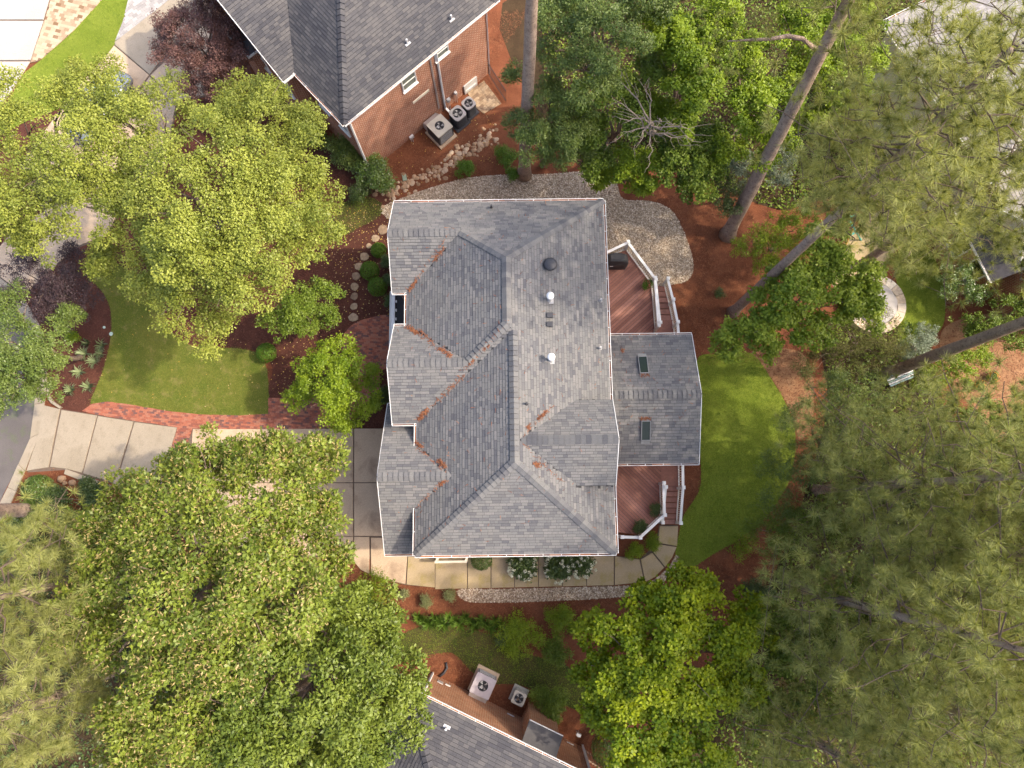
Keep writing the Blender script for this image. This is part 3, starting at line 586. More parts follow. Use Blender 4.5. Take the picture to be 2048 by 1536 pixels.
# walls
for bl, op in ((N_, ()), (S_, ('N',)), (W3, ('E',)), (SR, ('W',))):
    x0, x1, y0, y1 = bl.r; wall_quads(house, HF, x0 + 0.35, x1 - 0.35 if bl is not SR else x1 - 0.2, y0 + 0.35, y1 - 0.35, 0, M_BRICK, bl.h, open_=op)
wall_quads(house, HF, -5.1, -3.9, 10.0, 13.67, 0, M_BRICK, W1.h, open_=('E',)); wall_quads(house, HF, -5.0, -3.9, 4.08, 7.8, 0, M_BRICK, W2.h, open_=('E',))
wall_quads(house, HF, 2.4, 4.15, 1.15, 4.33, 0, M_WHITE, DM.h, z0=6.1, open_=('W',))
# white rakes (fascia boards along gable ends)
for bl, xe in ((W1, -5.28), (W2, -5.17), (W3, -5.62), (DM, 4.33), (SR, 8.62)):
    b = MB(); y0, y1 = bl.r[2], bl.r[3]; m = {id(W1): y1r, id(W2): y2r, id(W3): y3r, id(DM): ydr, id(SR): 5.03}[id(bl)]
    o_ = -0.012 if xe < 0 else 0.012
    for ya, yb in ((y0, m), (m, y1)): b.bar(HF.w3(xe + o_, ya, bl.h(xe, ya) - 0.075), HF.w3(xe + o_, yb, bl.h(xe, yb) - 0.075), 0.022, 0.17)
    b.build('rake_board', M_WHITE, house, None, False, False)
HX = (HF.c, HF.s); HY = (-HF.s, HF.c); nX = (-HX[0], -HX[1]); nY = (-HY[0], -HY[1])
for i, (a, b_, out) in enumerate([((-5.28, 13.98, 6.2), (4.38, 13.98, 6.2), HY), ((4.38, 13.98, 6.2), (4.38, -1.87, 6.2), HX), ((4.38, -1.87, 6.2), (-4.12, -1.87, 6.2), nY), ((-4.12, -1.87, 6.2), (-4.12, 0.1, 6.2), nX), ((-4.12, 2.75, 6.2), (-4.12, 3.73, 6.2), nX),
      ((-4.12, 3.73, 6.2), (-5.17, 3.73, 6.2), nY), ((-4.62, 8.12, 6.2), (-5.17, 8.12, 6.2), HY), ((-4.62, 9.66, 6.2), (-4.62, 8.12, 6.2), nX), ((-5.28, 9.66, 6.2), (-4.62, 9.66, 6.2), nY),
      ((-5.62, -1.87, 4.9), (-4.2, -1.87, 4.9), nY), ((-5.62, 4.75, 4.9), (-5.2, 4.75, 4.9), HY), ((4.5, 8.06, 4.2), (8.62, 8.06, 4.2), HY), ((4.5, 2.0, 4.2), (8.62, 2.0, 4.2), nY)]):
    gutter(house, HF.w3(*a), HF.w3(*b_), out, None, (0.75, 0.85, 0.8, 0.3, 0.9, 0.2, 0.6, 0.9, 0.9, 0.4, 0.3, 0.35, 0.3)[i], i)
# entry porch roof in the recess: black membrane, white cornice
b = MB(); b.prism([HF.w(x, y) for x, y in ((-5.72, 7.0), (-4.3, 7.0), (-4.3, 10.5), (-5.72, 10.5))], 3.32, 3.45); b.build('porch_roof', M_FLATROOF, house, None, False, False)
b = MB(); c0, c1 = (-5.66, 6.9), (-5.66, 10.62)
b.bar(HF.w3(*c0, 3.5), HF.w3(*c1, 3.5), 0.16, 0.22); b.bar(HF.w3(-5.84, 6.3, 3.4), HF.w3(-5.84, 10.62, 3.4), 0.03, 0.12); b.bar(HF.w3(-5.76, 6.3, 3.35), HF.w3(-5.76, 10.62, 3.35), 0.16, 0.02)
for i in range(9): y = 7.0 + 3.5 * i / 8; b.bar(HF.w3(-5.8, y, 3.45), HF.w3(-5.72, y, 3.45), 0.02, 0.02); b.bar(HF.w3(-5.56, y, 3.5), HF.w3(-5.50, y, 3.5), 0.12, 0.1)
cor = b.build('porch_cornice', M_WHITE, house, None, False, False)
for y in (7.0, 10.5):
    b = MB(); b.lathe(HF.w(-5.6, y), [(0.16, 0), (0.16, 0.12), (0.125, 0.16), (0.11, 3.1), (0.15, 3.2), (0.15, 3.32)], 16); b.build('porch_column', M_WHITE, house, None, True, False)
# roof furniture
x, y, z = roofz(1100, 533); b = MB(); b.lathe((x, y), [(0.10, z - 0.2), (0.10, z + 0.22), (0.27, z + 0.24), (0.30, z + 0.30), (0.24, z + 0.37), (0.05, z + 0.40)], 24); b.build('roof_fan', M_DARK, house, None, True, False)
for px, py in ((1099, 600), (1101, 720)):
    x, y, z = roofz(px, py); b = MB(); b.box((x, y, z + 0.01), (0.34, 0.34, 0.03)); b.lathe((x, y), [(0.14, z), (0.07, z + 0.16), (0.065, z + 0.55)], 14); f = b.build('flue', M_GREY, house, None, False, False)
    b = MB(); b.lathe((x, y), [(0.05, z + 0.52), (0.16, z + 0.56), (0.16, z + 0.66), (0.03, z + 0.72)], 18); b.build('flue_cap', M_WHITE, f, None, True, False)
for px, py in ((1100, 632), (1100, 650)):
    x, y, z = roofz(px, py); b = MB(); b.box((x, y, z + 0.08), (0.22, 0.2, 0.14)); b.box((x - 0.02, y, z + 0.165), (0.26, 0.22, 0.03)); b.build('box_vent', M_DARK, house, None, False, False)
for px, py in ((1053, 808), (1201, 602), (1200, 697), (983, 416)):
    x, y, z = roofz(px, py); b = MB(); b.cyl((x, y), 0.09, z - 0.05, z + 0.04, 12, 0.06); b.cyl((x, y), 0.045, z, z + 0.3, 10); v = b.build('vent_pipe', M_GREY if px > 1100 else M_DARK, house, None, False, False)
for (px, py) in ((1286, 730), (1291, 862)):
    x, y, z = roofz(px, py, 5); lx, ly = HF.l(x, y); m = -0.36 if ly > 5.03 else 0.36; b = MB(); w, hh = 0.20, 0.42
    def sp(u, v, up): return HF.w3(lx + u, ly + v, SR.h(lx, ly) + m * v + up)
    for s in (-1, 1): b.bar(sp(s * w, -hh, 0.07), sp(s * w, hh, 0.07), 0.035, 0.13); b.bar(sp(-w - 0.018, s * hh, 0.07), sp(w + 0.018, s * hh, 0.07), 0.035, 0.13)
    b.bar(sp(-w, hh + 0.09, 0.03), sp(w, hh + 0.09, 0.03), 0.12, 0.02); b.bar(sp(-w, -hh - 0.09, 0.03), sp(w, -hh - 0.09, 0.03), 0.12, 0.02)
    sk = b.build('skylight', plain('skylight_flashing', (0.17, 0.175, 0.175), 0.5), house, None, False, False)
    q = MB(); q.add([sp(-w, -hh, 0.11), sp(w, -hh, 0.11), sp(w, hh, 0.11), sp(-w, hh, 0.11)], [(0, 1, 2, 3)]); q.build('pane', M_SKYL, sk, None, False, False)
for py, al, xx in ((5.2, (0, 1), 4.07 + 0), (11.6, (0, 1), 4.07)): window(house, HF.w3(4.08, py if py > 9 else 10.2, 2.7), HY, 1.4, 1.5)
window(house, HF.w3(-2.6, -1.58, 1.7), HX, 1.0, 1.3); window(house, HF.w3(0.3, -1.58, 1.7), HX, 1.0, 1.3); window(house, HF.w3(2.6, -1.58, 1.7), HX, 1.0, 1.3)
b = MB(); b.bar(HF.w3(4.16, -1.62, 0.1), HF.w3(4.16, -1.62, 5.9), 0.09, 0.07); b.build('downspout', M_WHITE, house, None, False, False)
# straw caught in the valleys
def debris(name, label, runs, seed):
    rng = np.random.default_rng(seed); V = []; T = []
    for (p, q, wid, n) in runs:
        for i in range(int(n * 0.7)):
            t = rng.uniform(); x = p[0] + (q[0] - p[0]) * t + rng.normal(0, wid); y = p[1] + (q[1] - p[1]) * t + rng.normal(0, wid) ; z = envelope(HB, x, y)
            if z < 3: continue
            z += rng.uniform(0.025, 0.07); a = rng.uniform(0, 6.28); l = rng.uniform(0.05, 0.13); c, s = math.cos(a) * l, math.sin(a) * l; w = 0.012
            X, Y = HF.w(x, y); V += [(X - c - s * w / l, Y - s + c * w / l, z), (X - c + s * w / l, Y - s - c * w / l, z), (X + c, Y + s, z + rng.uniform(-0.02, 0.03))]; T.append(rng.uniform(0.1, 0.75))
    tag(link(name, npmesh(name, np.array(V), 3, M_STRAWN, T), None, (0, 0, 0), 'stuff'), label, 'pine straw')
def over_roof(n, seed):
    r = random.Random(seed); return [((x, y), (x + 0.01, y), 0.01, 2) for x, y in ((r.uniform(-5.2, 8.5), r.uniform(-1.8, 13.8)) for _ in range(n))]
def lp(px, py): x, y, z = roofz(px, py); return HF.l(x, y)
debris('roof_straw', 'rusty pine straw caught in the valleys of the grey roof', [(lp(868, 522), lp(888, 498), 0.03, 90), ((-4.5, 9.68), (-4.15, 10.15), 0.03, 90), ((-4.55, 8.05), (-4.1, 7.7), 0.05, 150), (lp(880, 697), lp(903, 713), 0.04, 110), (lp(938, 730), lp(950, 718), 0.02, 67), (lp(965, 700), lp(979, 689), 0.02, 67),
    (lp(836, 840), lp(856, 818), 0.04, 180), (lp(830, 882), lp(845, 895), 0.02, 82), (lp(878, 922), lp(892, 934), 0.04, 90), (lp(878, 972), lp(890, 960), 0.02, 67), (lp(1076, 838), lp(1092, 823), 0.02, 75), (lp(1053, 856), lp(1060, 850), 0.03, 40), (lp(1068, 925), lp(1078, 934), 0.04, 70), (lp(1281, 838), lp(1300, 838), 0.02, 90), (lp(1280, 750), lp(1298, 750), 0.04, 70), (lp(1243, 701), lp(1245, 702), 0.04, 25), (lp(840, 660), lp(870, 690), 0.02, 60), (lp(880, 800), lp(930, 750), 0.02, 60)] + over_roof(420, 3) + [((-4.62 + 0.02, 9.66), (-2.6, 11.9), 0.03, 60), ((-4.4, 8.0), (-2.5, 6.2), 0.03, 60), ((-4.0, 3.8), (-0.3, 7.4), 0.03, 110), ((-4.05, 2.7), (-2.7, 1.5), 0.03, 40), ((-4.05, 0.15), (-2.7, 1.35), 0.03, 40), ((1.9, 4.4), (0.5, 2.9), 0.03, 40), ((2.0, 1.1), (0.5, 2.6), 0.03, 40)], 31)

# ---- decks
def deck(name, label, poly, z, ang, tone_seed):
    d = thing(name, label, 'deck', (*poly[0], 0)); b = MB(); b.prism(poly, z - 0.28, z - 0.06); b.build('joist_frame', M_DARK, d, None, False, False)
    for x, y in poly: b = MB(); b.box((x + (sum(p[0] for p in poly) / len(poly) - x) * 0.06, y + (sum(p[1] for p in poly) / len(poly) - y) * 0.06, (z - 0.28) / 2), (0.14, 0.14, z - 0.28)); b.build('support_post', M_WHITE, d, None, False, False)
    rng = random.Random(tone_seed); c, s = math.cos(ang), math.sin(ang); q = [(x * c + y * s, -x * s + y * c) for x, y in poly]; lo = min(p[1] for p in q); hi = max(p[1] for p in q); v = lo; u0 = min(p[0] for p in q); u1 = max(p[0] for p in q)
    while v < hi:
        r = clip_half(clip_half(q, 0, 1, -(v + 0.008)), 0, -1, v + 0.132)
        if len(r) > 2 and area(r) > 0.01: b = MB(); b.prism([(x * c - y * s, x * s + y * c) for x, y in r], z - 0.035, z, rng.random()); b.build('board', M_DECK, d)
        v += 0.14
    return d
def railing(d, pts, zs, h=0.95, cap=True, posts=(0, -1), bal=0.115):
    """pts 2-D path; zs deck heights at each"""
    for k in range(len(pts) - 1):
        p, q = Vector((*pts[k], zs[k])), Vector((*pts[k + 1], zs[k + 1])); L = (q - p).length; up = Vector((0, 0, 1)); b = MB()
        b.bar(p + up * h, q + up * h, 0.13, 0.045); b.bar(p + up * (h - 0.07), q + up * (h - 0.07), 0.05, 0.07); b.bar(p + up * 0.1, q + up * 0.1, 0.06, 0.06)
        r = b.build('railing', M_WHITE, d, None, False, False); n = max(2, int(L / bal)); me = None
        for i in range(1, n):
            c = p + (q - p) * (i / n)
            if me is None: bb = MB(); bb.box((0, 0, h / 2 + 0.02), (0.035, 0.035, h - 0.2)); me = meshdata('baluster', bb.V, bb.F, M_CREAM)
            link('baluster', me, r, c - wloc(r))
    for k in range(len(pts)):
        b = MB(); x, y = pts[k]; b.box((x, y, zs[k] + (h + 0.1) / 2 - 0.1), (0.12, 0.12, h + 0.3)); po = b.build('post', M_WHITE, d, None, False, False)
        b = MB(); zt = zs[k] + h + 0.14; b.box((x, y, zt), (0.17, 0.17, 0.04)); b.box((x, y, zt + 0.03), (0.12, 0.12, 0.03)); b.build('post_cap', M_WHITE, po, None, False, False)
DZ = 1.3
ud = [HF.w(4.07, 7.9)] + [P(1309, 690, DZ), P(1302, 563, DZ), P(1252, 500, DZ), HF.w(4.07, 12.55)]
D1 = deck('upper_deck', 'reddish brown board deck with covered grill and stairs down to the gravel', ud, DZ, math.radians(42), 1)
RZ = DZ + 0.95
railing(D1, [HF.w(4.15, 12.5), P(1256, 485, RZ), P(1310, 557, RZ), P(1317, 652, RZ)], [DZ] * 4)
def stairs(d, a0, a1, b0, b1, z0, z1, n, name='stair_tread'):
    """a0-b0 top edge, a1-b1 bottom edge (2-D)"""
    for i in range(n):
        t0, t1 = i / n, (i + 0.84) / n; q = [tuple(np.array(a0) + (np.array(a1) - a0) * t0), tuple(np.array(a0) + (np.array(a1) - a0) * t1), tuple(np.array(b0) + (np.array(b1) - b0) * t1), tuple(np.array(b0) + (np.array(b1) - b0) * t0)]
        z = z0 - (z0 - z1) * (i + 1) / (n + 1); b = MB(); b.prism(q, z - 0.05, z, random.uniform(0.5, 1), True); b.build(name, M_DECK, d)
        e = MB(); c = [(np.array(q[k]) * 0.995 + np.array(q[(k + 2) % 4]) * 0.005) for k in range(4)]; e.bar((*q[0], z + 0.06), (*q[3], z + 0.06), 0.02, 0.14, 0.1); e.build('riser', M_DECK, d)
stairs(D1, P(1320, 640, DZ), P(1310, 572, 0.1), P(1353, 640, DZ), P(1336, 572, 0.1), DZ, 0.05, 6)
b = MB(); b.prism([P(1311, 640, DZ), P(1309, 690, DZ), P(1358, 690, DZ), P(1354, 640, DZ)], DZ - 0.2, DZ - 0.002, 0.4); b.build('landing', M_DECK, D1)
railing(D1, [P(1359, 690, RZ), P(1355, 645, RZ), P(1346, 600, 1.7), P(1336, 557, 1.15)], [DZ, DZ, 0.75, 0.12])
railing(D1, [P(1320, 646, RZ), P(1312, 560, 1.2)], [DZ, 0.15])
ld = [HF.w(4.07, 2.4), P(1362, 920, DZ), P(1357, 968, DZ), P(1322, 968, DZ), P(1326, 1035, DZ), P(1278, 1070, DZ), HF.w(4.07, -1.0)]
D2 = deck('lower_deck', 'dark brown shaded board deck with white rails and steps to the concrete walk', [HF.w(4.07, 2.4), P(1322, 920, DZ), P(1325, 1033, DZ), P(1278, 1070, DZ), HF.w(4.07, -1.0)], DZ, math.radians(-45), 2)
b = MB(); b.prism([P(1322, 905, DZ), P(1360, 905, DZ), P(1357, 972, DZ), P(1322, 972, DZ)], DZ - 0.2, DZ - 0.002, 0.4); b.build('landing', M_DECK, D2)
stairs(D2, P(1323, 972, DZ), P(1323, 1050, 0.1), P(1358, 972, DZ), P(1356, 1050, 0.1), DZ, 0.05, 7)
railing(D2, [P(1244, 1074, RZ), P(1280, 1075, RZ), P(1329, 1030, RZ), P(1327, 966, RZ)], [DZ] * 4)
railing(D2, [P(1365, 905, RZ), P(1366, 975, RZ), P(1361, 1046, 1.1)], [DZ, DZ, 0.12])
railing(D2, [P(1331, 974, RZ), P(1325, 1045, 1.1)], [DZ, 0.12])

# grill under its cover on the upper deck
gx, gy = P(1234, 517, DZ + 0.9); gr = thing('covered_grill', 'barbecue grill under a creased black fabric cover', 'grill', (gx, gy, DZ))
b = MB(); sec = [(0.62, 0.30, 0.02), (0.64, 0.32, 0.3), (0.60, 0.30, 0.75), (0.56, 0.27, 0.86), (0.42, 0.22, 1.08), (0.34, 0.12, 1.14)]; k = 20
for i, (a, c, zz) in enumerate(sec):
    for j in range(k):
        t = 2 * PI * j / k; e = 0.45; X = math.copysign(abs(math.cos(t)) ** e, math.cos(t)) * a; Y = math.copysign(abs(math.sin(t)) ** e, math.sin(t)) * c
        cr = 1 + 0.035 * math.sin(5 * t + i * 1.7); b.V.append((gx + X * cr, gy + Y * cr, DZ + zz)); b.T.append(0.5)
b.F = [(i * k + j, i * k + (j + 1) % k, (i + 1) * k + (j + 1) % k, (i + 1) * k + j) for i in range(len(sec) - 1) for j in range(k)] + [tuple(range((len(sec) - 1) * k, len(sec) * k))]
b.build('cover', M_BLACK, gr, None, False, False)
b = MB(); b.box((gx - 0.25, gy - 0.325, DZ + 0.62), (0.16, 0.012, 0.05)); b.build('badge', M_WHITE, gr, None, False, False)
for sx in (-0.5, 0.5):
    b = MB(); b.tube([(gx + sx, gy - 0.28, DZ + 0.06), (gx + sx, gy - 0.24, DZ + 0.06)], 0.06, 12); b.build('wheel', M_DARK, gr, None, False, False)

# ------------------------------------------------------------------ foliage
T_RHOMB = np.array([(0, 0, 0), (0.45, 0.5, 0.10), (1, 0, -0.05), (0.45, -0.5, 0.10)])
T_LOBED = np.array([(0, 0, 0), (0.42, 0.52, 0.06), (0.55, 0.17, 0.04), (1, 0, -0.08), (0.55, -0.17, 0.04), (0.42, -0.52, 0.06)])
T_NEEDLE = np.array([(0, 0.5, 0), (0, -0.5, 0), (1, 0, 0)])
def unit(v): return v / np.maximum(np.linalg.norm(v, axis=-1, keepdims=True), 1e-9)
def leaves(P_, N_dir, T_dir, L, wr, tmpl):
    """P_ (n,3), normals, tangents, lengths (n,), width ratio"""
    n = unit(N_dir); t = unit(T_dir - n * np.sum(T_dir * n, -1, keepdims=True)); b = np.cross(n, t); L = L[:, None]
    V = np.empty((len(P_), len(tmpl), 3))
    for k, (x, y, z) in enumerate(tmpl): V[:, k] = P_ + t * L * x + b * L * wr * y + n * L * z
    return V
LEAF_LIGHT = [None]
def crown_mesh(name, lobes, nleaf, mat, L=0.08, wr=0.7, rs=0.55, tmpl=T_RHOMB, seed=1, up=0.55, flat=0.75, fill=1.5, droop=0.25, shell=0.5, edge=0.06, twigs=13, spread=0.13, dense=0.5):
    """lobes: (x,y,z,r) local; leaves gathered in sprays (sub-lobes) over and through every lobe"""
    rng = np.random.default_rng(seed); C = []; R = []
    for (x, y, z, r) in lobes:
        k = max(4, int(fill * 2.2 * (r / rs) ** 1.7)); d = unit(rng.normal(size=(k, 3))); d[:, 2] = np.where(d[:, 2] < -0.35, -d[:, 2], d[:, 2])
        q = rng.uniform(0.12, 1.0, k) ** 0.5; C.append(np.array((x, y, z)) + d * (r * q)[:, None] * np.array((1, 1, flat))); R.append(rng.uniform(0.6, 1.35, k) * rs)
    C = np.concatenate(C); R = np.concatenate(R); w = R ** 2; cnt = rng.multinomial(nleaf, w / w.sum()); idx = np.repeat(np.arange(len(C)), cnt); n = len(idx); S = len(C)
    cen = np.array([(x, y, z) for x, y, z, r in lobes]).mean(0); out = unit((C - cen) * np.array((1, 1, 0.5)) + rng.normal(size=(S, 3)) * 0.6)
    tw = unit(rng.normal(size=(S, twigs, 3)) + out[:, None] * 0.55 + np.array((0, 0, 0.28))); tl = rng.uniform(0.6, 1.25, (S, twigs)); k = rng.integers(0, twigs, n); d = tw[idx, k]
    q = rng.uniform(0.12, 1.0, n) ** 0.6; pos = C[idx] + d * (R[idx] * tl[idx, k] * q)[:, None] * np.array((1, 1, 0.75)) + rng.normal(size=(n, 3)) * (R[idx] * spread * (1.25 - 0.5 * q))[:, None]
    ds = unit(rng.normal(size=(n, 3))); ds[:, 2] = np.abs(ds[:, 2]) * rng.choice((1, 1, 1, -0.4), n); sh = rng.uniform(size=n) < dense
    pos = np.where(sh[:, None], C[idx] + ds * (R[idx] * rng.uniform(0.55, 0.98, n))[:, None] * np.array((1, 1, 0.62)) + rng.normal(size=(n, 3)) * 0.05, pos); d = np.where(sh[:, None], ds, d)
    N = d * 0.35 + np.array((0, 0, up)) + rng.normal(size=(n, 3)) * 0.42; T = d + np.array((0, 0, -droop)) + rng.normal(size=(n, 3)) * 0.55
    tone = np.clip(0.5 * rng.uniform(0, 1, S)[idx] + 0.2 * rng.uniform(0, 1, (S, twigs))[idx, k] + 0.3 * rng.uniform(0, 1, n), 0, 1)
    return npmesh(name, leaves(pos, N, T, L * rng.uniform(0.7, 1.3, n), wr, tmpl), len(tmpl), mat, tone)
def bez(p, q, lift=0.0, n=6, jit=0.05):
    p = np.array(p); q = np.array(q); out = []
    for i in range(n):
        t = i / (n - 1); m = p + (q - p) * t; m = m + np.array((0, 0, lift * math.sin(PI * t))) + (np.random.default_rng(int(abs(m.sum()) * 1e4) % 99991).normal(size=3) * jit if 0 < i < n - 1 else 0); out.append(tuple(m))
    return out
def tree(name, label, base, lobes, nleaf, mat, L, wr, rs, tmpl=T_RHOMB, seed=1, r0=0.14, cat='tree', group=None, fork=0.35, limbs=7, bark=None, stems=1, **kw):
    """base: plan point; lobes: (px,py,z,r_px) survey points of the crown"""
    bx, by = P(*base); t = thing(name, label, cat, (bx, by, 0), group); lo = []
    for (px, py, z, r) in lobes: x, y = P(px, py, z); lo.append((x - bx, y - by, z, r * mpp(z)))
    link('crown', crown_mesh('crown', lo, nleaf, mat, L, wr, rs, tmpl, seed, **kw), t, (0, 0, 0), 'stuff')
    rng = random.Random(seed); zc = sum(l[2] for l in lo) / len(lo); hub = (sum(l[0] for l in lo) / len(lo) * 0.5, sum(l[1] for l in lo) / len(lo) * 0.5, zc * fork)
    for s in range(stems):
        a = 2 * PI * s / max(1, stems); o = (0.25 * math.cos(a), 0.25 * math.sin(a)) if stems > 1 else (0, 0)
        b = MB(); b.tube(bez((o[0] * 0.6, o[1] * 0.6, -0.05), (hub[0] + o[0] * 3, hub[1] + o[1] * 3, hub[2]), 0, 6, 0.04), [r0 * 1.35, r0 * 1.05, r0 * 0.95, r0 * 0.9, r0 * 0.85, r0 * 0.8], 10, jag=0.06)
        b.build('trunk', bark or M_BARK, t, None, True, False, origin=None) if False else link('trunk', meshdata('trunk', b.V, b.F, bark or M_BARK, None, None, True), t)
    pick = sorted(lo, key=lambda l: -l[3])[:limbs]
    for i, l in enumerate(pick):
        a = 2 * PI * (i % stems) / max(1, stems); o = (0.75 * math.cos(a), 0.75 * math.sin(a)) if stems > 1 else (0, 0); b = MB(); end = (l[0], l[1], l[2] + l[3] * 0.25)
        p = bez((hub[0] + o[0], hub[1] + o[1], hub[2] - 0.1), end, 0.3, 7, 0.12); b.tube(p, [r0 * 0.72 * (1 - 0.82 * j / 6) for j in range(7)], 7)
        for k in range(3):
            s = p[3 + k]; e = (l[0] + rng.uniform(-1, 1) * l[3] * 0.8, l[1] + rng.uniform(-1, 1) * l[3] * 0.8, l[2] + l[3] * rng.uniform(0.1, 0.6)); b.tube(bez(s, e, 0.1, 5, 0.06), [r0 * 0.22, r0 * 0.18, r0 * 0.13, r0 * 0.09, 0.006], 5)
        link('limb', meshdata('limb', b.V, b.F, bark or M_BARK, None, None, True), t)
    return t
def shrub(name, label, px, py, r_px, h, mat, nleaf, L=0.05, wr=0.55, tmpl=T_RHOMB, seed=1, cat='shrub', group=None, ball=False, lobes=None, rs=None, z0=0.0, **kw):
    """clipped ball or loose mound; (px,py) is its visual centre at mid height"""
    nleaf = int(nleaf * 0.72); L *= 1.15; zc = z0 + h * 0.55; bx, by = P(px, py, zc); r = r_px * mpp(zc); t = thing(name, label, cat, (bx, by, z0), group); rng = random.Random(seed)
    if ball:
        g_ = np.random.default_rng(seed); n = nleaf; d = unit(g_.normal(size=(n, 3))); d[:, 2] = np.where(d[:, 2] < -0.5, -d[:, 2], d[:, 2]); rr = g_.uniform(0.86, 1.03, n)
        pos = d * rr[:, None] * np.array((r, r, h * 0.5)) + np.array((0, 0, h * 0.5)); N = d * 0.9 + g_.normal(size=(n, 3)) * 0.5; T = d * 0.3 + g_.normal(size=(n, 3))
        me = npmesh('foliage', leaves(pos, N, T, L * g_.uniform(0.7, 1.3, n), wr, tmpl), len(tmpl), mat, g_.uniform(0, 1, n))
    else:
        lo = lobes or [(0, 0, h * 0.5, r * 0.62)] + [(r * 0.5 * math.cos(a), r * 0.5 * math.sin(a), h * rng.uniform(0.35, 0.6), r * rng.uniform(0.4, 0.55)) for a in [rng.uniform(0, 6.28) + k * 1.26 for k in range(5)]]
        me = crown_mesh('foliage', lo, nleaf, mat, L, wr, rs or max(0.12, r * 0.28), tmpl, seed, flat=min(1.0, h / (1.6 * r)), **kw)
    link('foliage', me, t, (0, 0, 0), 'stuff'); b = MB()
    for k in range(4): a = k * 1.57 + rng.uniform(0, 1); b.tube([(0.03 * math.cos(a), 0.03 * math.sin(a), -0.02), (r * 0.35 * math.cos(a), r * 0.35 * math.sin(a), h * 0.6)], [0.022, 0.008], 5)
    link('stem', meshdata('stem', b.V, b.F, M_BARK), t); return t

G_BIRCH = leafmat('birch_leaf', (0.105, 0.14, 0.016), (0.38, 0.41, 0.07), 0.28, 0.45, 0.3)  # wide tone range paints lit leaves against the shadow between them
G_OAK = leafmat('oak_leaf', (0.05, 0.085, 0.008), (0.24, 0.285, 0.035), 0.2, 0.45, 0.3)  # shade between leaves is painted into the dark end of the range
G_OAKT = leafmat('oak_new_leaf', (0.27, 0.20, 0.06), (0.42, 0.33, 0.15), 0.2, 0.5)
G_MAPLE = leafmat('bright_maple_leaf', (0.055, 0.12, 0.003), (0.33, 0.37, 0.008), 0.3, 0.45, 0.25)  # dark end carries painted leaf shade, light end painted sunlight
G_PLUM = leafmat('plum_leaf', (0.09, 0.045, 0.042), (0.22, 0.115, 0.095), 0.2)
G_PLUMD = leafmat('dark_plum_leaf', (0.05, 0.03, 0.035), (0.10, 0.065, 0.07), 0.2)
G_MID = leafmat('mid_green_leaf', (0.055, 0.105, 0.008), (0.22, 0.29, 0.035), 0.25, 0.45, 0.3)
G_COOL = leafmat('cool_green_leaf', (0.05, 0.095, 0.014), (0.20, 0.255, 0.055), 0.22, 0.4, 0.35)
G_DARK = leafmat('dark_green_leaf', (0.04, 0.07, 0.014), (0.095, 0.14, 0.03), 0.15, 0.4, 0.45)
G_LIME = leafmat('lime_leaf', (0.09, 0.16, 0.006), (0.28, 0.36, 0.02), 0.3, 0.45, 0.3)
G_GLOSS = leafmat('glossy_evergreen_leaf', (0.05, 0.10, 0.012), (0.125, 0.19, 0.03), 0.15, 0.3, 0.6)
G_BOX = leafmat('boxwood_leaf', (0.06, 0.14, 0.008), (0.14, 0.24, 0.018), 0.2)
G_SAGE = leafmat('sage_leaf', (0.15, 0.17, 0.06), (0.27, 0.28, 0.12), 0.2)
G_SILV = leafmat('silver_leaf', (0.12, 0.16, 0.10), (0.24, 0.28, 0.19), 0.2)
G_CEDAR = leafmat('cedar_foliage', (0.075, 0.085, 0.018), (0.155, 0.15, 0.035), 0.15, 0.7)
G_NEED = leafmat('pine_needle', (0.15, 0.175, 0.04), (0.40, 0.42, 0.14), 0.4, 0.5)
G_NEED2 = leafmat('sun_tinted_pine_needle', (0.17, 0.19, 0.04), (0.45, 0.46, 0.16), 0.38, 0.5)  # paler copy of the needle colour, with sunlight put into it
G_YUC = leafmat('blue_green_blade', (0.14, 0.19, 0.07), (0.30, 0.35, 0.18), 0.15)
G_LILY = leafmat('lily_blade', (0.075, 0.15, 0.015), (0.15, 0.24, 0.03), 0.25)
G_FLOW = leafmat('cream_flower', (0.62, 0.62, 0.45), (0.8, 0.8, 0.7), 0.2)
G_PINK = leafmat('pink_flower', (0.7, 0.12, 0.12), (0.75, 0.25, 0.22), 0.2)
G_ORNG = leafmat('orange_flower', (0.75, 0.2, 0.02), (0.8, 0.3, 0.04), 0.2)

# front birches, plums and small trees
tree('birch_tree', 'broad multi-stemmed birch with pale yellow green leaves shading the front lawn', (440, 470), [(330, 225, 9.5, 85), (235, 230, 9, 85), (520, 235, 8.5, 85), (575, 270, 8, 60), (605, 335, 8.5, 75), (450, 320, 11, 110), (560, 420, 10, 100), (625, 470, 8.5, 75), (400, 470, 11, 110), (330, 370, 11, 95), (490, 560, 9.5, 100), (395, 600, 8.5, 80), (440, 650, 7.5, 50), (160, 150, 7.5, 35), (270, 440, 9, 85), (300, 510, 8.5, 80), (640, 400, 8, 60), (540, 490, 10.5, 80), (330, 560, 8, 70), (230, 540, 6.5, 55), (480, 190, 7.5, 50), (380, 520, 10, 80), (285, 300, 9.5, 65), (240, 345, 9, 60), (270, 385, 9, 60), (510, 380, 10.5, 70), (470, 250, 9, 60), (430, 420, 11, 70), (590, 250, 7.5, 45), (560, 200, 7, 40)],
     140000, G_BIRCH, 0.092, 0.72, 0.52, seed=3, r0=0.17, stems=3, limbs=14, fill=1.15, dense=0.6)
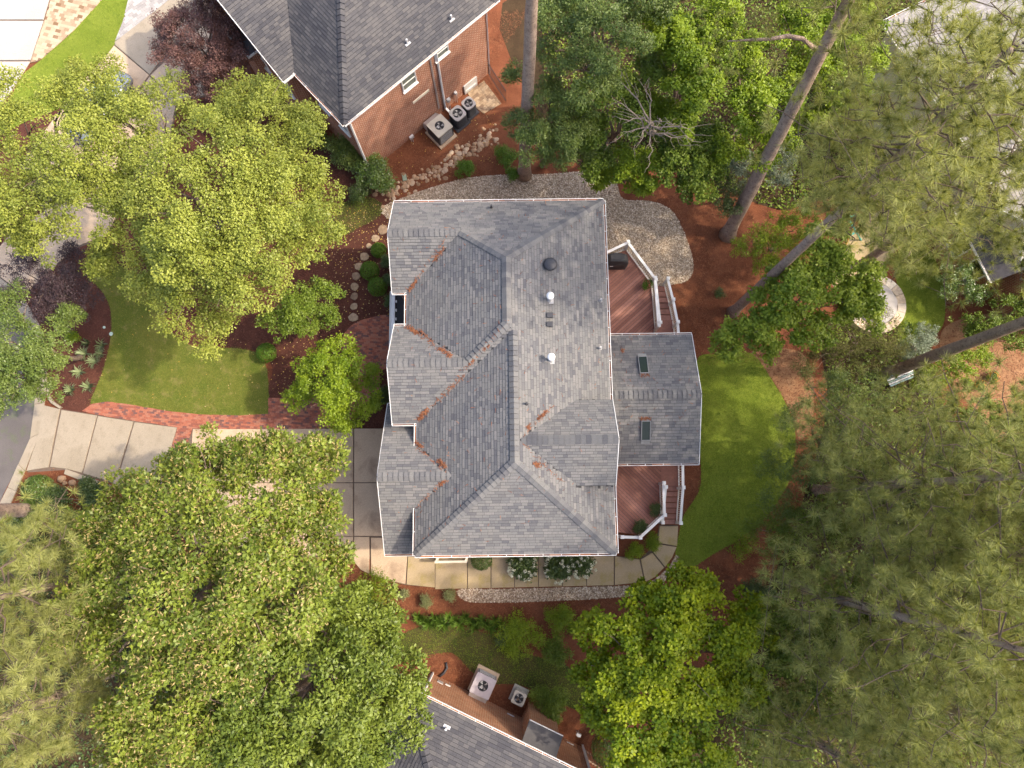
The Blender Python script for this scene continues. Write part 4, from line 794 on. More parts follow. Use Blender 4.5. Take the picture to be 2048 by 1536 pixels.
tree('birch_tree', 'birch with flecks of yellow leaves over the neighbouring concrete drive', (120, 340), [(60, 250, 9, 80), (150, 200, 8.5, 70), (120, 330, 10.5, 95), (30, 330, 9, 80), (45, 420, 9.5, 80), (90, 480, 8, 55), (190, 290, 9.5, 80), (190, 370, 9, 70), (-20, 400, 8.5, 80), (20, 200, 8, 55), (130, 410, 9, 60), (-40, 280, 8.5, 80), (60, 470, 8, 50), (215, 175, 8, 45), (190, 205, 8.5, 50), (185, 245, 8.5, 50), (230, 150, 7.5, 30)],
     54000, G_BIRCH, 0.092, 0.72, 0.5, seed=4, r0=0.15, stems=2, limbs=9, fill=1.15, dense=0.6)
tree('plum_tree', 'round purple leaved plum tree against the neighbouring brick house', (420, 150), [(395, 60, 5.5, 75), (350, 50, 5, 45), (350, 110, 5, 45), (440, 120, 5, 70), (400, 145, 4.5, 60), (455, 60, 5, 55), (470, 140, 4.5, 40), (420, 30, 5, 50), (430, 180, 3.8, 35), (390, 175, 4, 35), (330, 80, 4.5, 35), (480, 90, 4.5, 40)], 42000, G_PLUM, 0.078, 0.6, 0.34, seed=5, r0=0.11, fill=1.0)
tree('plum_tree', 'dark purple plum tree shaded between the street and front lawn', (110, 590), [(60, 550, 4.2, 55), (120, 570, 4.5, 60), (100, 620, 4, 55), (150, 590, 3.8, 45), (40, 590, 4, 40), (150, 530, 3.6, 40), (170, 620, 3.2, 25)], 26000, G_PLUMD, 0.065, 0.6, 0.34, seed=6, r0=0.1, fill=1.0)
tree('street_tree', 'cool green leafy street tree overhanging the kerb and lamp post', (165, 716), [(40, 620, 6, 50), (30, 690, 6.5, 65), (80, 690, 6.5, 55), (100, 730, 6, 45), (40, 760, 6, 60), (95, 770, 5, 35), (10, 790, 5.5, 45), (130, 640, 4.8, 30), (150, 630, 4.2, 22), (60, 790, 5, 30), (-30, 720, 6, 60)], 30000, G_COOL, 0.085, 0.6, 0.34, seed=7, r0=0.13, fill=1.0, fork=0.45)
tree('young_maple', 'small lime green maple standing beside the brick patio', (680, 800), [(685, 710, 4.0, 42), (655, 745, 4.4, 55), (700, 770, 4.6, 60), (660, 800, 4.2, 50), (725, 800, 3.6, 42), (695, 835, 3.4, 35), (612, 785, 3.4, 32), (590, 800, 3.0, 18), (625, 740, 3.8, 35), (735, 745, 3.6, 30), (640, 710, 3.4, 25)], 24000, G_LIME, 0.095, 0.8, 0.30, T_LOBED, seed=8, r0=0.07, fill=1.1, up=0.8)
tree('dogwood_tree', 'mid green dogwood in the dark mulch under the birch edge', (600, 640), [(600, 615, 4.4, 50), (645, 600, 4.2, 42), (560, 645, 4, 40), (615, 655, 3.4, 35), (655, 630, 3.4, 28)], 15000, G_MID, 0.09, 0.6, 0.3, seed=9, r0=0.08, fill=1.0)
OAK1 = [(600, 925, 8.5, 58), (650, 985, 8.5, 56), (550, 985, 10, 80), (420, 935, 9.5, 80), (325, 958, 8.5, 60), (255, 1000, 7.5, 55), (170, 1050, 7, 45), (340, 1040, 11, 85), (460, 1060, 11.5, 90), (580, 1090, 10, 75), (650, 1050, 8.5, 50), (655, 1110, 8, 42), (660, 940, 8, 36), (255, 1130, 10, 85), (180, 1200, 9, 62), (165, 1265, 8.5, 50), (345, 1180, 12.5, 95), (470, 1190, 12.5, 95), (250, 1300, 9.5, 75), (340, 1330, 11, 85), (450, 1320, 11.5, 90), (280, 1420, 9, 75), (390, 1450, 10.5, 85), (330, 1530, 9, 80), (250, 1500, 8, 55), (580, 1200, 11.5, 85), (650, 918, 7.5, 32), (520, 908, 8, 42), (470, 912, 8, 42), (565, 892, 8, 36), (375, 925, 8, 45), (625, 895, 7.5, 34), (230, 1060, 8.5, 55), (420, 1000, 11, 60), (520, 1130, 12, 70)]
oak = tree('oak_tree', 'massive spreading oak with tan new growth over the driveway', (430, 1140), OAK1, 80000, G_OAK, 0.185, 0.55, 0.55, T_LOBED, seed=10, r0=0.26, limbs=16, fill=1.15, up=0.45, droop=0.35, dense=0.7)
lo = [(P(px, py, z)[0] - oak.location.x, P(px, py, z)[1] - oak.location.y, z + 0.16, r * mpp(z)) for px, py, z, r in OAK1]
link('new_growth', crown_mesh('new_growth', lo, 19000, G_OAKT, 0.13, 0.32, 0.55, T_RHOMB, 10, fill=1.15, dense=0.75, up=0.2), oak, (0, 0, 0), 'stuff')
OAK2 = [(690, 1230, 8.5, 75), (745, 1290, 8, 75), (560, 1330, 11, 90), (680, 1350, 10.5, 95), (785, 1370, 8, 65), (500, 1460, 10.5, 95), (630, 1470, 10.5, 95), (740, 1460, 9, 75), (815, 1430, 7, 45), (450, 1550, 9, 80), (600, 1560, 9.5, 90), (640, 1250, 10, 75), (720, 1530, 8, 60), (770, 1220, 6.5, 40)]
tree('oak_tree', 'darker green oak reaching over the side lawn and lower neighbouring roof', (600, 1330), OAK2, 50000, leafmat('fine_oak_leaf', (0.045, 0.08, 0.008), (0.21, 0.255, 0.035), 0.2, 0.45, 0.3), 0.155, 0.5, 0.5, T_RHOMB, seed=11, r0=0.24, limbs=11, fill=1.1, up=0.45, droop=0.35, dense=0.65)
tree('bright_maple', 'wide maple with vivid yellow green leaves beside the side walk', (1330, 1310), [(1345, 1175, 5, 42), (1405, 1185, 5.2, 45), (1290, 1235, 6, 60), (1375, 1245, 6.5, 65), (1205, 1275, 5, 45), (1260, 1300, 6.8, 70), (1350, 1320, 7.5, 80), (1440, 1290, 6.5, 60), (1505, 1260, 5, 42), (1485, 1205, 4.4, 32), (1195, 1350, 5.5, 50), (1290, 1390, 7, 80), (1390, 1400, 7, 75), (1205, 1430, 5, 42), (1285, 1470, 6.5, 75), (1380, 1490, 6.5, 75), (1465, 1370, 6, 55), (1320, 1540, 6, 70), (1275, 1180, 3.6, 20), (1160, 1330, 4.5, 25), (1230, 1540, 5, 40)],
     50000, G_MAPLE, 0.14, 0.75, 0.4, T_RHOMB, seed=12, r0=0.15, limbs=13, fill=1.0, up=0.8)
# woods north of the house
tree('willow_oak', 'dense cool green willow oak in front of the tall pine by the gravel', (1085, 330), [(1100, 205, 7.5, 55), (1075, 270, 7, 55), (1130, 280, 7, 55), (1150, 235, 7, 48), (1040, 250, 5.5, 32), (1110, 310, 6, 40), (1165, 290, 5.5, 32), (1030, 150, 5.5, 25)], 28000, G_COOL, 0.11, 0.34, 0.36, seed=13, r0=0.13, fill=1.1)
tree('tall_oak', 'tall pale leaved oak crowning the top of the wooded strip', (1190, 160), [(1140, 40, 10, 80), (1220, 60, 11, 90), (1110, 110, 8.5, 55), (1180, 140, 10, 70), (1290, 20, 10, 70), (1100, 20, 8, 45), (1200, -20, 10, 70)], 36000, G_COOL, 0.11, 0.45, 0.5, seed=14, r0=0.2, fill=1.0)
tree('woodland_maple', 'mid green maple behind the dead branches', (1230, 280), [(1210, 190, 7.5, 65), (1250, 240, 7, 60), (1190, 260, 6, 50), (1180, 320, 4.5, 40), (1290, 150, 7.5, 50)], 22000, G_MID, 0.11, 0.8, 0.42, seed=15, r0=0.13, fill=1.0)
tree('woodland_maple', 'bright leafy maple between the dead branches and leaning pine limb', (1370, 250), [(1340, 110, 9, 70), (1390, 190, 8.5, 70), (1370, 250, 7.5, 55), (1330, 60, 9, 55), (1310, 210, 6.5, 45), (1400, 60, 8.5, 55)], 28000, G_LIME, 0.12, 0.8, 0.42, seed=16, r0=0.15, fill=1.0, up=0.7)
tree('dogwood_tree', 'lime green dogwood leaning over the gravel edge', (1250, 360), [(1255, 325, 4.6, 48), (1305, 340, 4.8, 45), (1222, 350, 3.8, 28), (1280, 365, 3.8, 30), (1202, 362, 3.4, 14)], 13000, G_LIME, 0.1, 0.7, 0.28, seed=17, r0=0.08, fill=1.1, up=0.8)
tree('woodland_maple', 'cool green maple arching above the pine straw by the gravel corner', (1385, 350), [(1370, 325, 5.6, 60), (1405, 285, 6, 48), (1385, 385, 4.6, 38), (1340, 290, 5, 38), (1420, 340, 5, 35)], 17000, G_MID, 0.11, 0.8, 0.34, seed=18, r0=0.1, fill=1.1)
tree('sweet_birch', 'sunlit yellow green tree just behind the leaning pine trunk', (1510, 260), [(1480, 120, 8.5, 70), (1500, 210, 8, 70), (1545, 290, 6.5, 50), (1465, 290, 6, 45), (1560, 180, 7.5, 50), (1590, 60, 9, 55), (1440, 30, 9, 55)], 30000, G_LIME, 0.11, 0.7, 0.42, seed=19, r0=0.14, fill=1.0)
tree('silver_holly', 'grey green holly at the foot of the leaning pine', (1510, 380), [(1545, 340, 4.2, 42), (1480, 330, 4, 35), (1570, 300, 4.5, 32), (1500, 370, 3, 25)], 13000, G_SILV, 0.07, 0.55, 0.26, seed=20, r0=0.07, fill=1.1)
tree('dark_holly', 'deep green holly in the gap beside the pine straw bed', (1440, 400), [(1440, 375, 3.4, 40), (1460, 410, 2.8, 30), (1425, 330, 4, 35)], 10000, G_DARK, 0.07, 0.5, 0.25, seed=21, r0=0.07, fill=1.1)
tree('screen_tree', 'dense mid green tree filling the wood edge beyond the neighbouring roof', (1650, 120), [(1640, 130, 6.5, 70), (1700, 60, 7, 70), (1620, 220, 5.5, 60), (1690, 190, 6, 60), (1740, 130, 6, 45), (1620, 20, 7, 60)], 26000, G_LIME, 0.12, 0.6, 0.42, seed=22, r0=0.12, fill=1.0)
tree('sweetgum_tree', 'star leaved sweetgum arching over the pine straw beside the back lawn', (1560, 640), [(1480, 675, 5, 48), (1540, 635, 6, 60), (1600, 590, 7, 70), (1640, 530, 7, 58), (1565, 565, 5.5, 42), (1440, 690, 4.2, 24), (1620, 660, 6, 50), (1520, 690, 4.6, 35), (1680, 600, 6.5, 50), (1720, 560, 6.5, 45), (1720, 630, 6, 40), (1660, 470, 7, 40), (1705, 595, 5.5, 45), (1725, 600, 6.5, 30)], 32000, leafmat('sweetgum_leaf', (0.10, 0.17, 0.010), (0.31, 0.38, 0.04), 0.38, 0.45, 0.3), 0.12, 0.85, 0.38, seed=23, r0=0.12, fill=1.1, up=0.75)
tree('forsythia', 'yellow green arching bush between the two pine trunks', (1540, 500), [(1500, 485, 2.6, 38), (1555, 470, 2.8, 48), (1600, 440, 3, 42), (1530, 530, 2.2, 35), (1590, 500, 2.4, 35), (1630, 470, 2.4, 30)], 15000, G_LIME, 0.085, 0.4, 0.26, seed=24, r0=0.05, cat='shrub', fill=1.1)
tree('cedar_tree', 'olive brown cedar hedge tree beside the grey covered ring', (1710, 690), [(1640, 690, 3.2, 50), (1700, 675, 3.6, 55), (1760, 655, 3.4, 42), (1750, 705, 3, 42), (1690, 725, 2.8, 40), (1610, 720, 2.8, 35), (1790, 690, 2.6, 25)], 20000, G_CEDAR, 0.09, 0.22, 0.26, seed=25, r0=0.1, fill=1.2, up=0.3)
tree('wax_myrtle', 'large soft green wax myrtle at the outer edge of the back lawn', (1660, 880), [(1640, 775, 4.6, 45), (1690, 800, 5, 60), (1620, 860, 5, 60), (1700, 880, 5.5, 70), (1590, 940, 4.6, 50), (1660, 960, 5, 60), (1560, 1000, 4, 45), (1740, 830, 4.6, 50), (1750, 940, 5, 55), (1530, 930, 3.4, 30)], 27000, G_COOL, 0.1, 0.28, 0.36, seed=26, r0=0.12, fill=1.15)
tree('wax_myrtle', 'dark shaded wax myrtle under the pines past the lawn tip', (1580, 1060), [(1540, 1040, 3.4, 40), (1600, 1060, 3.8, 50), (1650, 1040, 4, 50), (1560, 1090, 3, 35), (1500, 1060, 2.6, 25)], 12000, G_MID, 0.1, 0.3, 0.32, seed=27, r0=0.08, fill=1.1)
tree('understory_tree', 'leafy understory tree below the pines at the wood corner', (1640, 1300), [(1560, 1260, 4, 50), (1640, 1290, 4.5, 70), (1560, 1350, 4, 55), (1700, 1200, 4.6, 70), (1770, 1300, 5, 70), (1660, 1390, 4.4, 60), (1500, 1420, 4, 50), (1560, 1480, 4.2, 55)], 20000, G_MID, 0.14, 0.6, 0.42, seed=28, r0=0.1, fill=1.1)
tree('understory_tree', 'loose dark understory tree along the far leaf litter bed', (1850, 1050), [(1800, 1010, 5, 70), (1880, 1060, 5, 80), (1830, 1150, 5, 80), (1930, 1180, 5, 80), (1900, 960, 4.5, 60), (1980, 1060, 4.5, 60), (1860, 1400, 5, 80), (1960, 1330, 5, 80), (1760, 1440, 5, 70)], 22000, G_DARK, 0.15, 0.6, 0.45, seed=29, r0=0.1, fill=1.0)
tree('silver_elaeagnus', 'blue grey leaved bush beside the fallen pine shadow', (1835, 700), [(1830, 688, 2.2, 34), (1850, 670, 2, 26), (1810, 705, 1.8, 22)], 7000, G_SILV, 0.07, 0.4, 0.2, seed=30, r0=0.04, cat='shrub', fill=1.2)
tree('far_laurel', 'light green laurel bush beyond the big pine base', (1890, 750), [(1880, 745, 2, 36), (1920, 735, 2.2, 36), (1960, 720, 2, 32), (1850, 770, 1.8, 26)], 9000, G_LIME, 0.08, 0.5, 0.22, seed=31, r0=0.04, cat='shrub', fill=1.1)
tree('far_laurel', 'spreading laurel thicket along the upper edge of the tan litter', (1960, 660), [(1930, 650, 1.8, 30), (1980, 660, 2.2, 40), (2030, 670, 2.2, 40), (2020, 620, 2.4, 40)], 9000, G_MID, 0.1, 0.5, 0.25, seed=33, r0=0.04, cat='shrub', fill=1.1)
tree('far_laurel', 'low laurel drift at the lower edge of the tan litter', (2010, 850), [(1980, 830, 1.8, 36), (2030, 860, 2.2, 44), (2010, 920, 2, 40), (1940, 850, 1.6, 28)], 9000, G_MID, 0.1, 0.5, 0.25, seed=34, r0=0.04, cat='shrub', fill=1.1)
tree('far_camellia', 'dark camellia bush under the windows of the tan gabled house', (1910, 560), [(1905, 545, 2.4, 38), (1930, 570, 2.2, 30), (1950, 590, 2, 30), (1890, 580, 2, 26)], 9000, G_GLOSS, 0.07, 0.5, 0.22, seed=32, r0=0.04, cat='shrub', fill=1.1)

def undergrowth(name, label, polys, dens, mat, h=0.5, L=0.11, seed=1):
    rng = np.random.default_rng(seed); X = []; Y = []
    for p in polys: x, y = sample(pxpoly(p), dens, rng); X.append(x); Y.append(y)
    X = np.concatenate(X); Y = np.concatenate(Y); n = len(X)
    hz = h * (0.55 + 0.45 * np.sin(X * 1.7 + 1.3 * np.sin(Y * 1.1)) * np.cos(Y * 1.9)) * rng.uniform(0.3, 1.0, n) + 0.02
    V = leaves(np.stack([X, Y, hz], 1), rng.normal(size=(n, 3)) * 0.5 + np.array((0, 0, 0.8)), rng.normal(size=(n, 3)), L * rng.uniform(0.6, 1.3, n), 0.6, T_RHOMB)
    tag(link(name, npmesh(name, V, 4, mat, rng.uniform(0, 1, n)), None, (0, 0, 0), 'stuff'), label, 'undergrowth')
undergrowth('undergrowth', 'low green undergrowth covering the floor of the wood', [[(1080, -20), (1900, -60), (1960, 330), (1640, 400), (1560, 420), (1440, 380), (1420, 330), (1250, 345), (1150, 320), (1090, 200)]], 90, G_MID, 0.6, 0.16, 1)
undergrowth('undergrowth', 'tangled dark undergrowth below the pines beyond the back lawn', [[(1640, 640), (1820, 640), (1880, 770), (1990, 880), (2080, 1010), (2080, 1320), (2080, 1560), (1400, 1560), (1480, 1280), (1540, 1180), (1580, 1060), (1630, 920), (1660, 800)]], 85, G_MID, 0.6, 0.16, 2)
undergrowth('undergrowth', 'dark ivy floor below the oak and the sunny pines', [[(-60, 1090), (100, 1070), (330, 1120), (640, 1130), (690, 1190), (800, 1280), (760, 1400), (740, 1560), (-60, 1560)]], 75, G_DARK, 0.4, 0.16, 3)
# dead branches in the wood
dx, dy = P(1305, 270); dt = thing('dead_tree', 'leafless grey dead tree with fanning bare twigs amid the green wood', 'tree', (dx, dy, 0)); rng = random.Random(2)
tz = 8.5; top = P3(1305, 245, tz); b = MB(); b.tube(bez((dx, dy, 0), top, 0, 6, 0.1), [0.12, 0.1, 0.09, 0.08, 0.07, 0.06], 8); b.build('trunk', M_DEAD, dt, None, True, False)
for (px, py, z) in ((1230, 200, 9.5), (1210, 130, 9), (1235, 235, 8.8), (1245, 270, 8.5), (1270, 290, 8.2), (1300, 325, 8), (1350, 250, 8.8), (1390, 270, 8.5), (1405, 285, 8.2), (1360, 290, 8), (1290, 170, 9.2), (1330, 235, 9)):
    e = P3(px, py, z); b = MB(); p = bez((top[0], top[1], top[2] - rng.uniform(0, 1.0)), e, 0.25, 7, 0.07); b.tube(p, [0.045, 0.038, 0.03, 0.025, 0.02, 0.014, 0.006], 6)
    for k in range(6):
        s = p[2 + k % 5]; f = (s[0] + (e[0] - top[0]) * rng.uniform(0.1, 0.5) + rng.uniform(-0.45, 0.45), s[1] + (e[1] - top[1]) * rng.uniform(0.1, 0.5) + rng.uniform(-0.45, 0.45), s[2] + rng.uniform(-0.2, 0.4)); b.tube(bez(s, f, 0.05, 4, 0.04), [0.014, 0.011, 0.008, 0.003], 4)
    b.build('branch', M_DEAD, dt, None, False, False)

# ------------------------------------------------------------------ pines
def pine_crown(seed, z0, z1, rad, ntuft, mat, nl=0.37, nn=66):
    """needles mesh and branch mesh, local to the trunk line"""
    rng = np.random.default_rng(seed); r_ = random.Random(seed); C = []; D = []; br = MB(); nb = 58
    for i in range(nb):
        t = i / (nb - 1); z = z0 + (z1 - z0) * t; a = i * 2.4 + r_.uniform(-0.4, 0.4); l = rad * (0.5 + 1.43 * t if t < 0.35 else 1.0 - 0.74 * ((t - 0.35) / 0.65) ** 1.6) * r_.uniform(0.6, 1.1); rise = l * r_.uniform(0.02, 0.30)
        p = bez((0, 0, z), (l * math.cos(a), l * math.sin(a), z + rise), -0.12 * l * (1 - t), 7, 0.12); br.tube(p, [0.045 * (1 - 0.5 * t) * (1 - 0.85 * j / 6) + 0.006 for j in range(7)], 5)
        k = max(5, int(ntuft / nb * (l / rad) * 1.55)); s = rng.uniform(0.10, 1.0, k) ** 0.6; pa = np.array(p); ii = np.minimum((s * 6).astype(int), 5); f = (s * 6 - ii)[:, None]; q = pa[ii] * (1 - f) + pa[ii + 1] * f
        side = rng.normal(size=k) * 0.30 * l * (0.35 + 0.5 * s); off = np.stack([-math.sin(a) * side, math.cos(a) * side, rng.normal(size=k) * 0.28 + 0.2], 1); c = q + off; C.append(c)
        d = np.stack([math.cos(a) * np.ones(k) - math.sin(a) * np.sign(side) * 0.7, math.sin(a) * np.ones(k) + math.cos(a) * np.sign(side) * 0.7, rng.uniform(0.4, 1.6, k)], 1); D.append(unit(d))
        for j in range(0, k, 5): br.tube([tuple(q[j]), tuple((q[j] + c[j]) / 2 + np.array((0, 0, 0.03))), tuple(c[j])], [0.011, 0.008, 0.005], 4)
    C = np.concatenate(C); D = np.concatenate(D); n = len(C); idx = np.repeat(np.arange(n), nn); m = len(idx)
    nd = unit(D[idx] * rng.uniform(0.1, 0.9, m)[:, None] + unit(rng.normal(size=(m, 3))) * 1.0); size = rng.uniform(0.75, 1.25, n)[idx]
    base = C[idx] - D[idx] * rng.uniform(0, 0.10, m)[:, None]; tip = rng.normal(size=(m, 3))
    V = leaves(base, tip, nd, nl * size * rng.uniform(0.75, 1.1, m), 0.042, T_NEEDLE); tt = 0.7 * rng.uniform(0, 1, n)[idx] + 0.3 * rng.uniform(0, 1, m)
    return npmesh('needles', V, 3, mat, np.clip(np.stack([tt - 0.3, tt - 0.3, tt + 0.3], 1), 0, 1).ravel()), meshdata('branches', br.V, br.F, M_TWIG)
PM = {}
def pine(label, base, h, zc0, rad, r0, var, rot=0.0, lean=(0, 0), mat=None, ntuft=620, group=None):
    x, y = base; t = thing('pine_tree', label, 'pine tree', (x, y, 0), group); n = 34; pts = [(lean[0] * (k / (n - 1)), lean[1] * (k / (n - 1)), h * k / (n - 1) - (0.1 if k == 0 else 0)) for k in range(n)]
    b = MB(); b.tube(pts, [r0 * 1.5] + [r0 * (1.05 + 0.2 * math.exp(-k * 1.2) - 0.75 * (k / (n - 1)) ** 1.3) for k in range(1, n)], 18, jag=0.055); link('trunk', meshdata('trunk', b.V, b.F, M_PBARK, None, None, True), t)
    key = (var, rad, zc0, h); 
    if key not in PM: PM[key] = pine_crown(var, zc0, h + 0.4, rad, ntuft, mat or G_NEED)
    f = (zc0 + h) / 2 / h
    for nm, me in (('crown', PM[key][0]), ('branches', PM[key][1])):
        o = link(nm, me, t, (lean[0] * f, lean[1] * f, 0), 'stuff'); o.rotation_euler = (0, 0, rot)
    return t
NT = 1400
pine('slim straight pine rising from the gravel edge beside the willow oak', (0.67, 18.35), 27, 19, 4.2, 0.31, 1, lean=(0.1, -0.2), ntuft=400)
p1 = pine('big pine with bare leaning trunk and one crooked side limb', (11.82, 14.83), 23, 14.5, 4.4, 0.33, 2, lean=(-0.4, 3.6), ntuft=700)
b = MB(); e0 = P3(1630, 97, 12.2); b.tube([e0, P3(1605, 78, 12.6), P3(1575, 72, 12.8), P3(1540, 78, 12.8), P3(1500, 80, 12.9), P3(1455, 82, 13.2)], [0.11, 0.095, 0.085, 0.07, 0.05, 0.02], 8); b.build('limb', M_PBARK, p1, None, True, False)
rg = np.random.default_rng(5); C = np.array([P3(px, py, z) for px, py, z in [(rg.uniform(1400, 1560), rg.uniform(20, 150), rg.uniform(12.6, 13.8)) for _ in range(90)]]) - np.array(p1.location); nn = 46; idx = np.repeat(np.arange(len(C)), nn)
nd = unit(unit(rg.normal(size=(len(idx), 3))) + np.array((-0.3, 0, 0.4))); link('limb_needles', npmesh('limb_needles', leaves(C[idx], rg.normal(size=(len(idx), 3)), nd, 0.25 * rg.uniform(0.7, 1.1, len(idx)), 0.042, T_NEEDLE), 3, G_NEED, rg.uniform(0, 1, len(idx))), p1, (0, 0, 0), 'stuff')
pine('tall pine whose slanting trunk crosses the yellow green bush', (11.86, 10.43), 21.5, 13.5, 4.1, 0.24, 3, lean=(0.2, 0.5), mat=G_NEED2, ntuft=1050)
PA = (18.5, 4.5, 5.2, 0.21, 5)
pine('thick pine standing by the slatted teal bench', (19.9, 7.1), 20, 12.0, 4.7, 0.29, 4, lean=(0.2, 0.2), ntuft=NT)
pine('pine draping over the outer curve of the back lawn', (15.6, 1.0), *PA, 1.1, ntuft=NT)
pine('wide pine above the dark shrubs south of the lawn tip', (14.0, -3.8), *PA, 2.7, ntuft=NT)
pine('pine with pale cones near the bright maple', (12.6, -9.4), 14.5, 3.0, 4.2, 0.2, 7, ntuft=950)
pine('pine rising behind the far leaf litter', (18.8, -1.6), *PA, 4.1, ntuft=NT)
pine('pine crowding the lower wood corner', (16.6, -7.4), *PA, 5.2, ntuft=NT)
pine('pine between the tan roof and grey patio', (18.8, 13.0), *PA, 0.2, ntuft=NT)
pine('leafier pine shading the far edge of the pale litter', (22.8, 0.6), *PA, 2.0, ntuft=NT)
pine('dark trunked pine on the verge beside the street kerb', (-24.4, -0.05), 22, 15, 4.0, 0.33, 8, lean=(-0.3, 0), ntuft=300)
pine('sunny pine with soft bristly tufts beside the oak', (-18.1, -3.0), 17, 4.0, 3.9, 0.2, 9, mat=G_NEED2, ntuft=950)
pine('second sunny pine crowded against the oak, lower down the verge', (-18.4, -7.4), 17, 4.0, 3.9, 0.2, 9, 2.2, mat=G_NEED2, ntuft=950)

# ------------------------------------------------------------------ neighbouring houses
def onwall(fr, px, py, yl, z=3.0):
    lo, hi = -2.0, 12.0
    g0 = fr.l(*P(px, py, lo))[1] - yl
    for _ in range(40):
        m = (lo + hi) / 2; g1 = fr.l(*P(px, py, m))[1] - yl
        if (g1 > 0) == (g0 > 0): lo = m
        else: hi = m
    x = fr.l(*P(px, py, lo))[0]; return x, yl, lo
# brick house to the north
TO = P(688, 250, 6.0); TF = Frame(*TO, math.radians(42.5))
T1 = Block(0, 9.9, 0, 9.0, 6.0, {'S': 0.72, 'W': 0.72, 'N': 0.72, 'E': 0.72})
T2 = Block(-0.7, 4.6, 3.7, 12.5, 6.0, {'S': 0.62, 'N': 0.62}, [(T1, 'W')])
nb1 = thing('brick_house', 'red brick house with dark grey hip roof and condenser units along its wall', 'house', (*TF.w(5, 4.5), 0))
rt1 = build_roof(nb1, TF, [T1, T2], M_SHINGLE_D, 0.15, (0.2, 0.42), 0, [((0, 0), (4.5, 4.5), T1), ((4.5, 4.5), (5.4, 4.5), T1), ((9.9, 0), (5.4, 4.5), T1), ((-0.7, 8.1), (3.0, 8.1), T2)], seed=9)
wall_quads(nb1, TF, 0.45, 9.4, 0.45, 8.5, 0, M_BRICK, T1.h); wall_quads(nb1, TF, -0.3, 4, 4.15, 12, 0, M_BRICK, T2.h, open_=('E',))
tX = (TF.c, TF.s); tY = (-TF.s, TF.c)
gutter(nb1, TF.w3(0, 0, 6), TF.w3(9.9, 0, 6), (-tY[0], -tY[1]), None, 0.5, 41); gutter(nb1, TF.w3(0, 3.7, 6), TF.w3(0, 0, 6), (-tX[0], -tX[1]), None, 0.4, 42); gutter(nb1, TF.w3(-0.7, 3.7, 6), TF.w3(0, 3.7, 6), (-tY[0], -tY[1]), None, 0.2, 43)
b = MB(); b.bar(TF.w3(-0.71, 3.7, 5.93), TF.w3(-0.71, 8.1, T2.h(0, 8.1) - 0.07), 0.025, 0.16); b.bar(TF.w3(-0.71, 12.5, 5.93), TF.w3(-0.71, 8.1, T2.h(0, 8.1) - 0.07), 0.025, 0.16); b.build('rake_board', M_WHITE, nb1, None, False, False)
for px, py, w, h in ((817, 161, 0.85, 0.95), (882, 101, 0.85, 0.8)):
    x, yl, z = onwall(TF, px, py, 0.45); window(nb1, TF.w3(x, 0.45, z), tX, w, h, M_WHITE, M_SCREEN)
for y in (1.4, 3.0): window(nb1, TF.w3(0.45, y, 3.9), (-tY[0], -tY[1]), 0.8, 1.3)
for y in (5.0, 7.0, 9.0): window(nb1, TF.w3(-0.3, y, 3.9), (-tY[0], -tY[1]), 0.8, 1.4)
x, yl, z = onwall(TF, 841, 192, 0.45); b = MB(); b.bar(TF.w3(x - 0.55, 0.41, z), TF.w3(x + 0.55, 0.41, z), 0.06, 0.16); b.build('stone_sill', M_CREAM, nb1, None, False, False)
x, yl, z = onwall(TF, 881, 165, 0.45); b = MB(); b.bar(TF.w3(x, 0.38, 0.25), TF.w3(x, 0.38, 5.75), 0.11, 0.09); b.bar(TF.w3(x, 0.38, 5.75), TF.w3(x, 0.0, 5.9), 0.11, 0.09); b.bar(TF.w3(x, 0.38, 0.25), TF.w3(x + 0.05, 0.12, 0.12), 0.11, 0.09); b.build('downspout', M_WHITE, nb1, None, False, False)
b = MB(); b.bar(TF.w3(x - 0.42, 0.41, 0.6), TF.w3(x - 0.42, 0.41, 5.6), 0.04, 0.04); b.bar(TF.w3(x - 0.35, 0.42, 0.6), TF.w3(x - 0.35, 0.42, 5.6), 0.02, 0.02); b.build('conduit', M_GREY, nb1, None, False, False)
b = MB(); b.bar(TF.w3(0.45, 0.41, 0), TF.w3(0.45, 0.41, 5.7), 0.10, 0.08); b.build('downspout', M_WHITE, nb1, None, False, False)
b = MB(); b.bar(TF.w3(9.42, 0.41, 0), TF.w3(9.42, 0.41, 5.7), 0.05, 0.05); b.build('corner_trim', M_WHITE, nb1, None, False, False)
x, yl, z = onwall(TF, 940, 172, 0.45); b = MB(); b.box(TF.w3(x, 0.40, z), (0.95, 0.08, 1.0), TF.ang); b.box(TF.w3(x, 0.36, z), (0.75, 0.05, 0.06), TF.ang); b.build('crawlspace_door', M_LGREY, nb1, None, False, False)
for px, py in ((815, 87), (903, 39)):
    z = 8.0
    for _ in range(12): x, y = P(px, py, z); z = max(T1.h(*TF.l(x, y)), 0)
    b = MB(); b.cyl((x, y), 0.05, z, z + 0.3, 10); b.box((x, y, z + 0.01), (0.3, 0.2, 0.02), TF.ang); b.build('vent_pipe', M_LGREY, nb1, None, False, False)
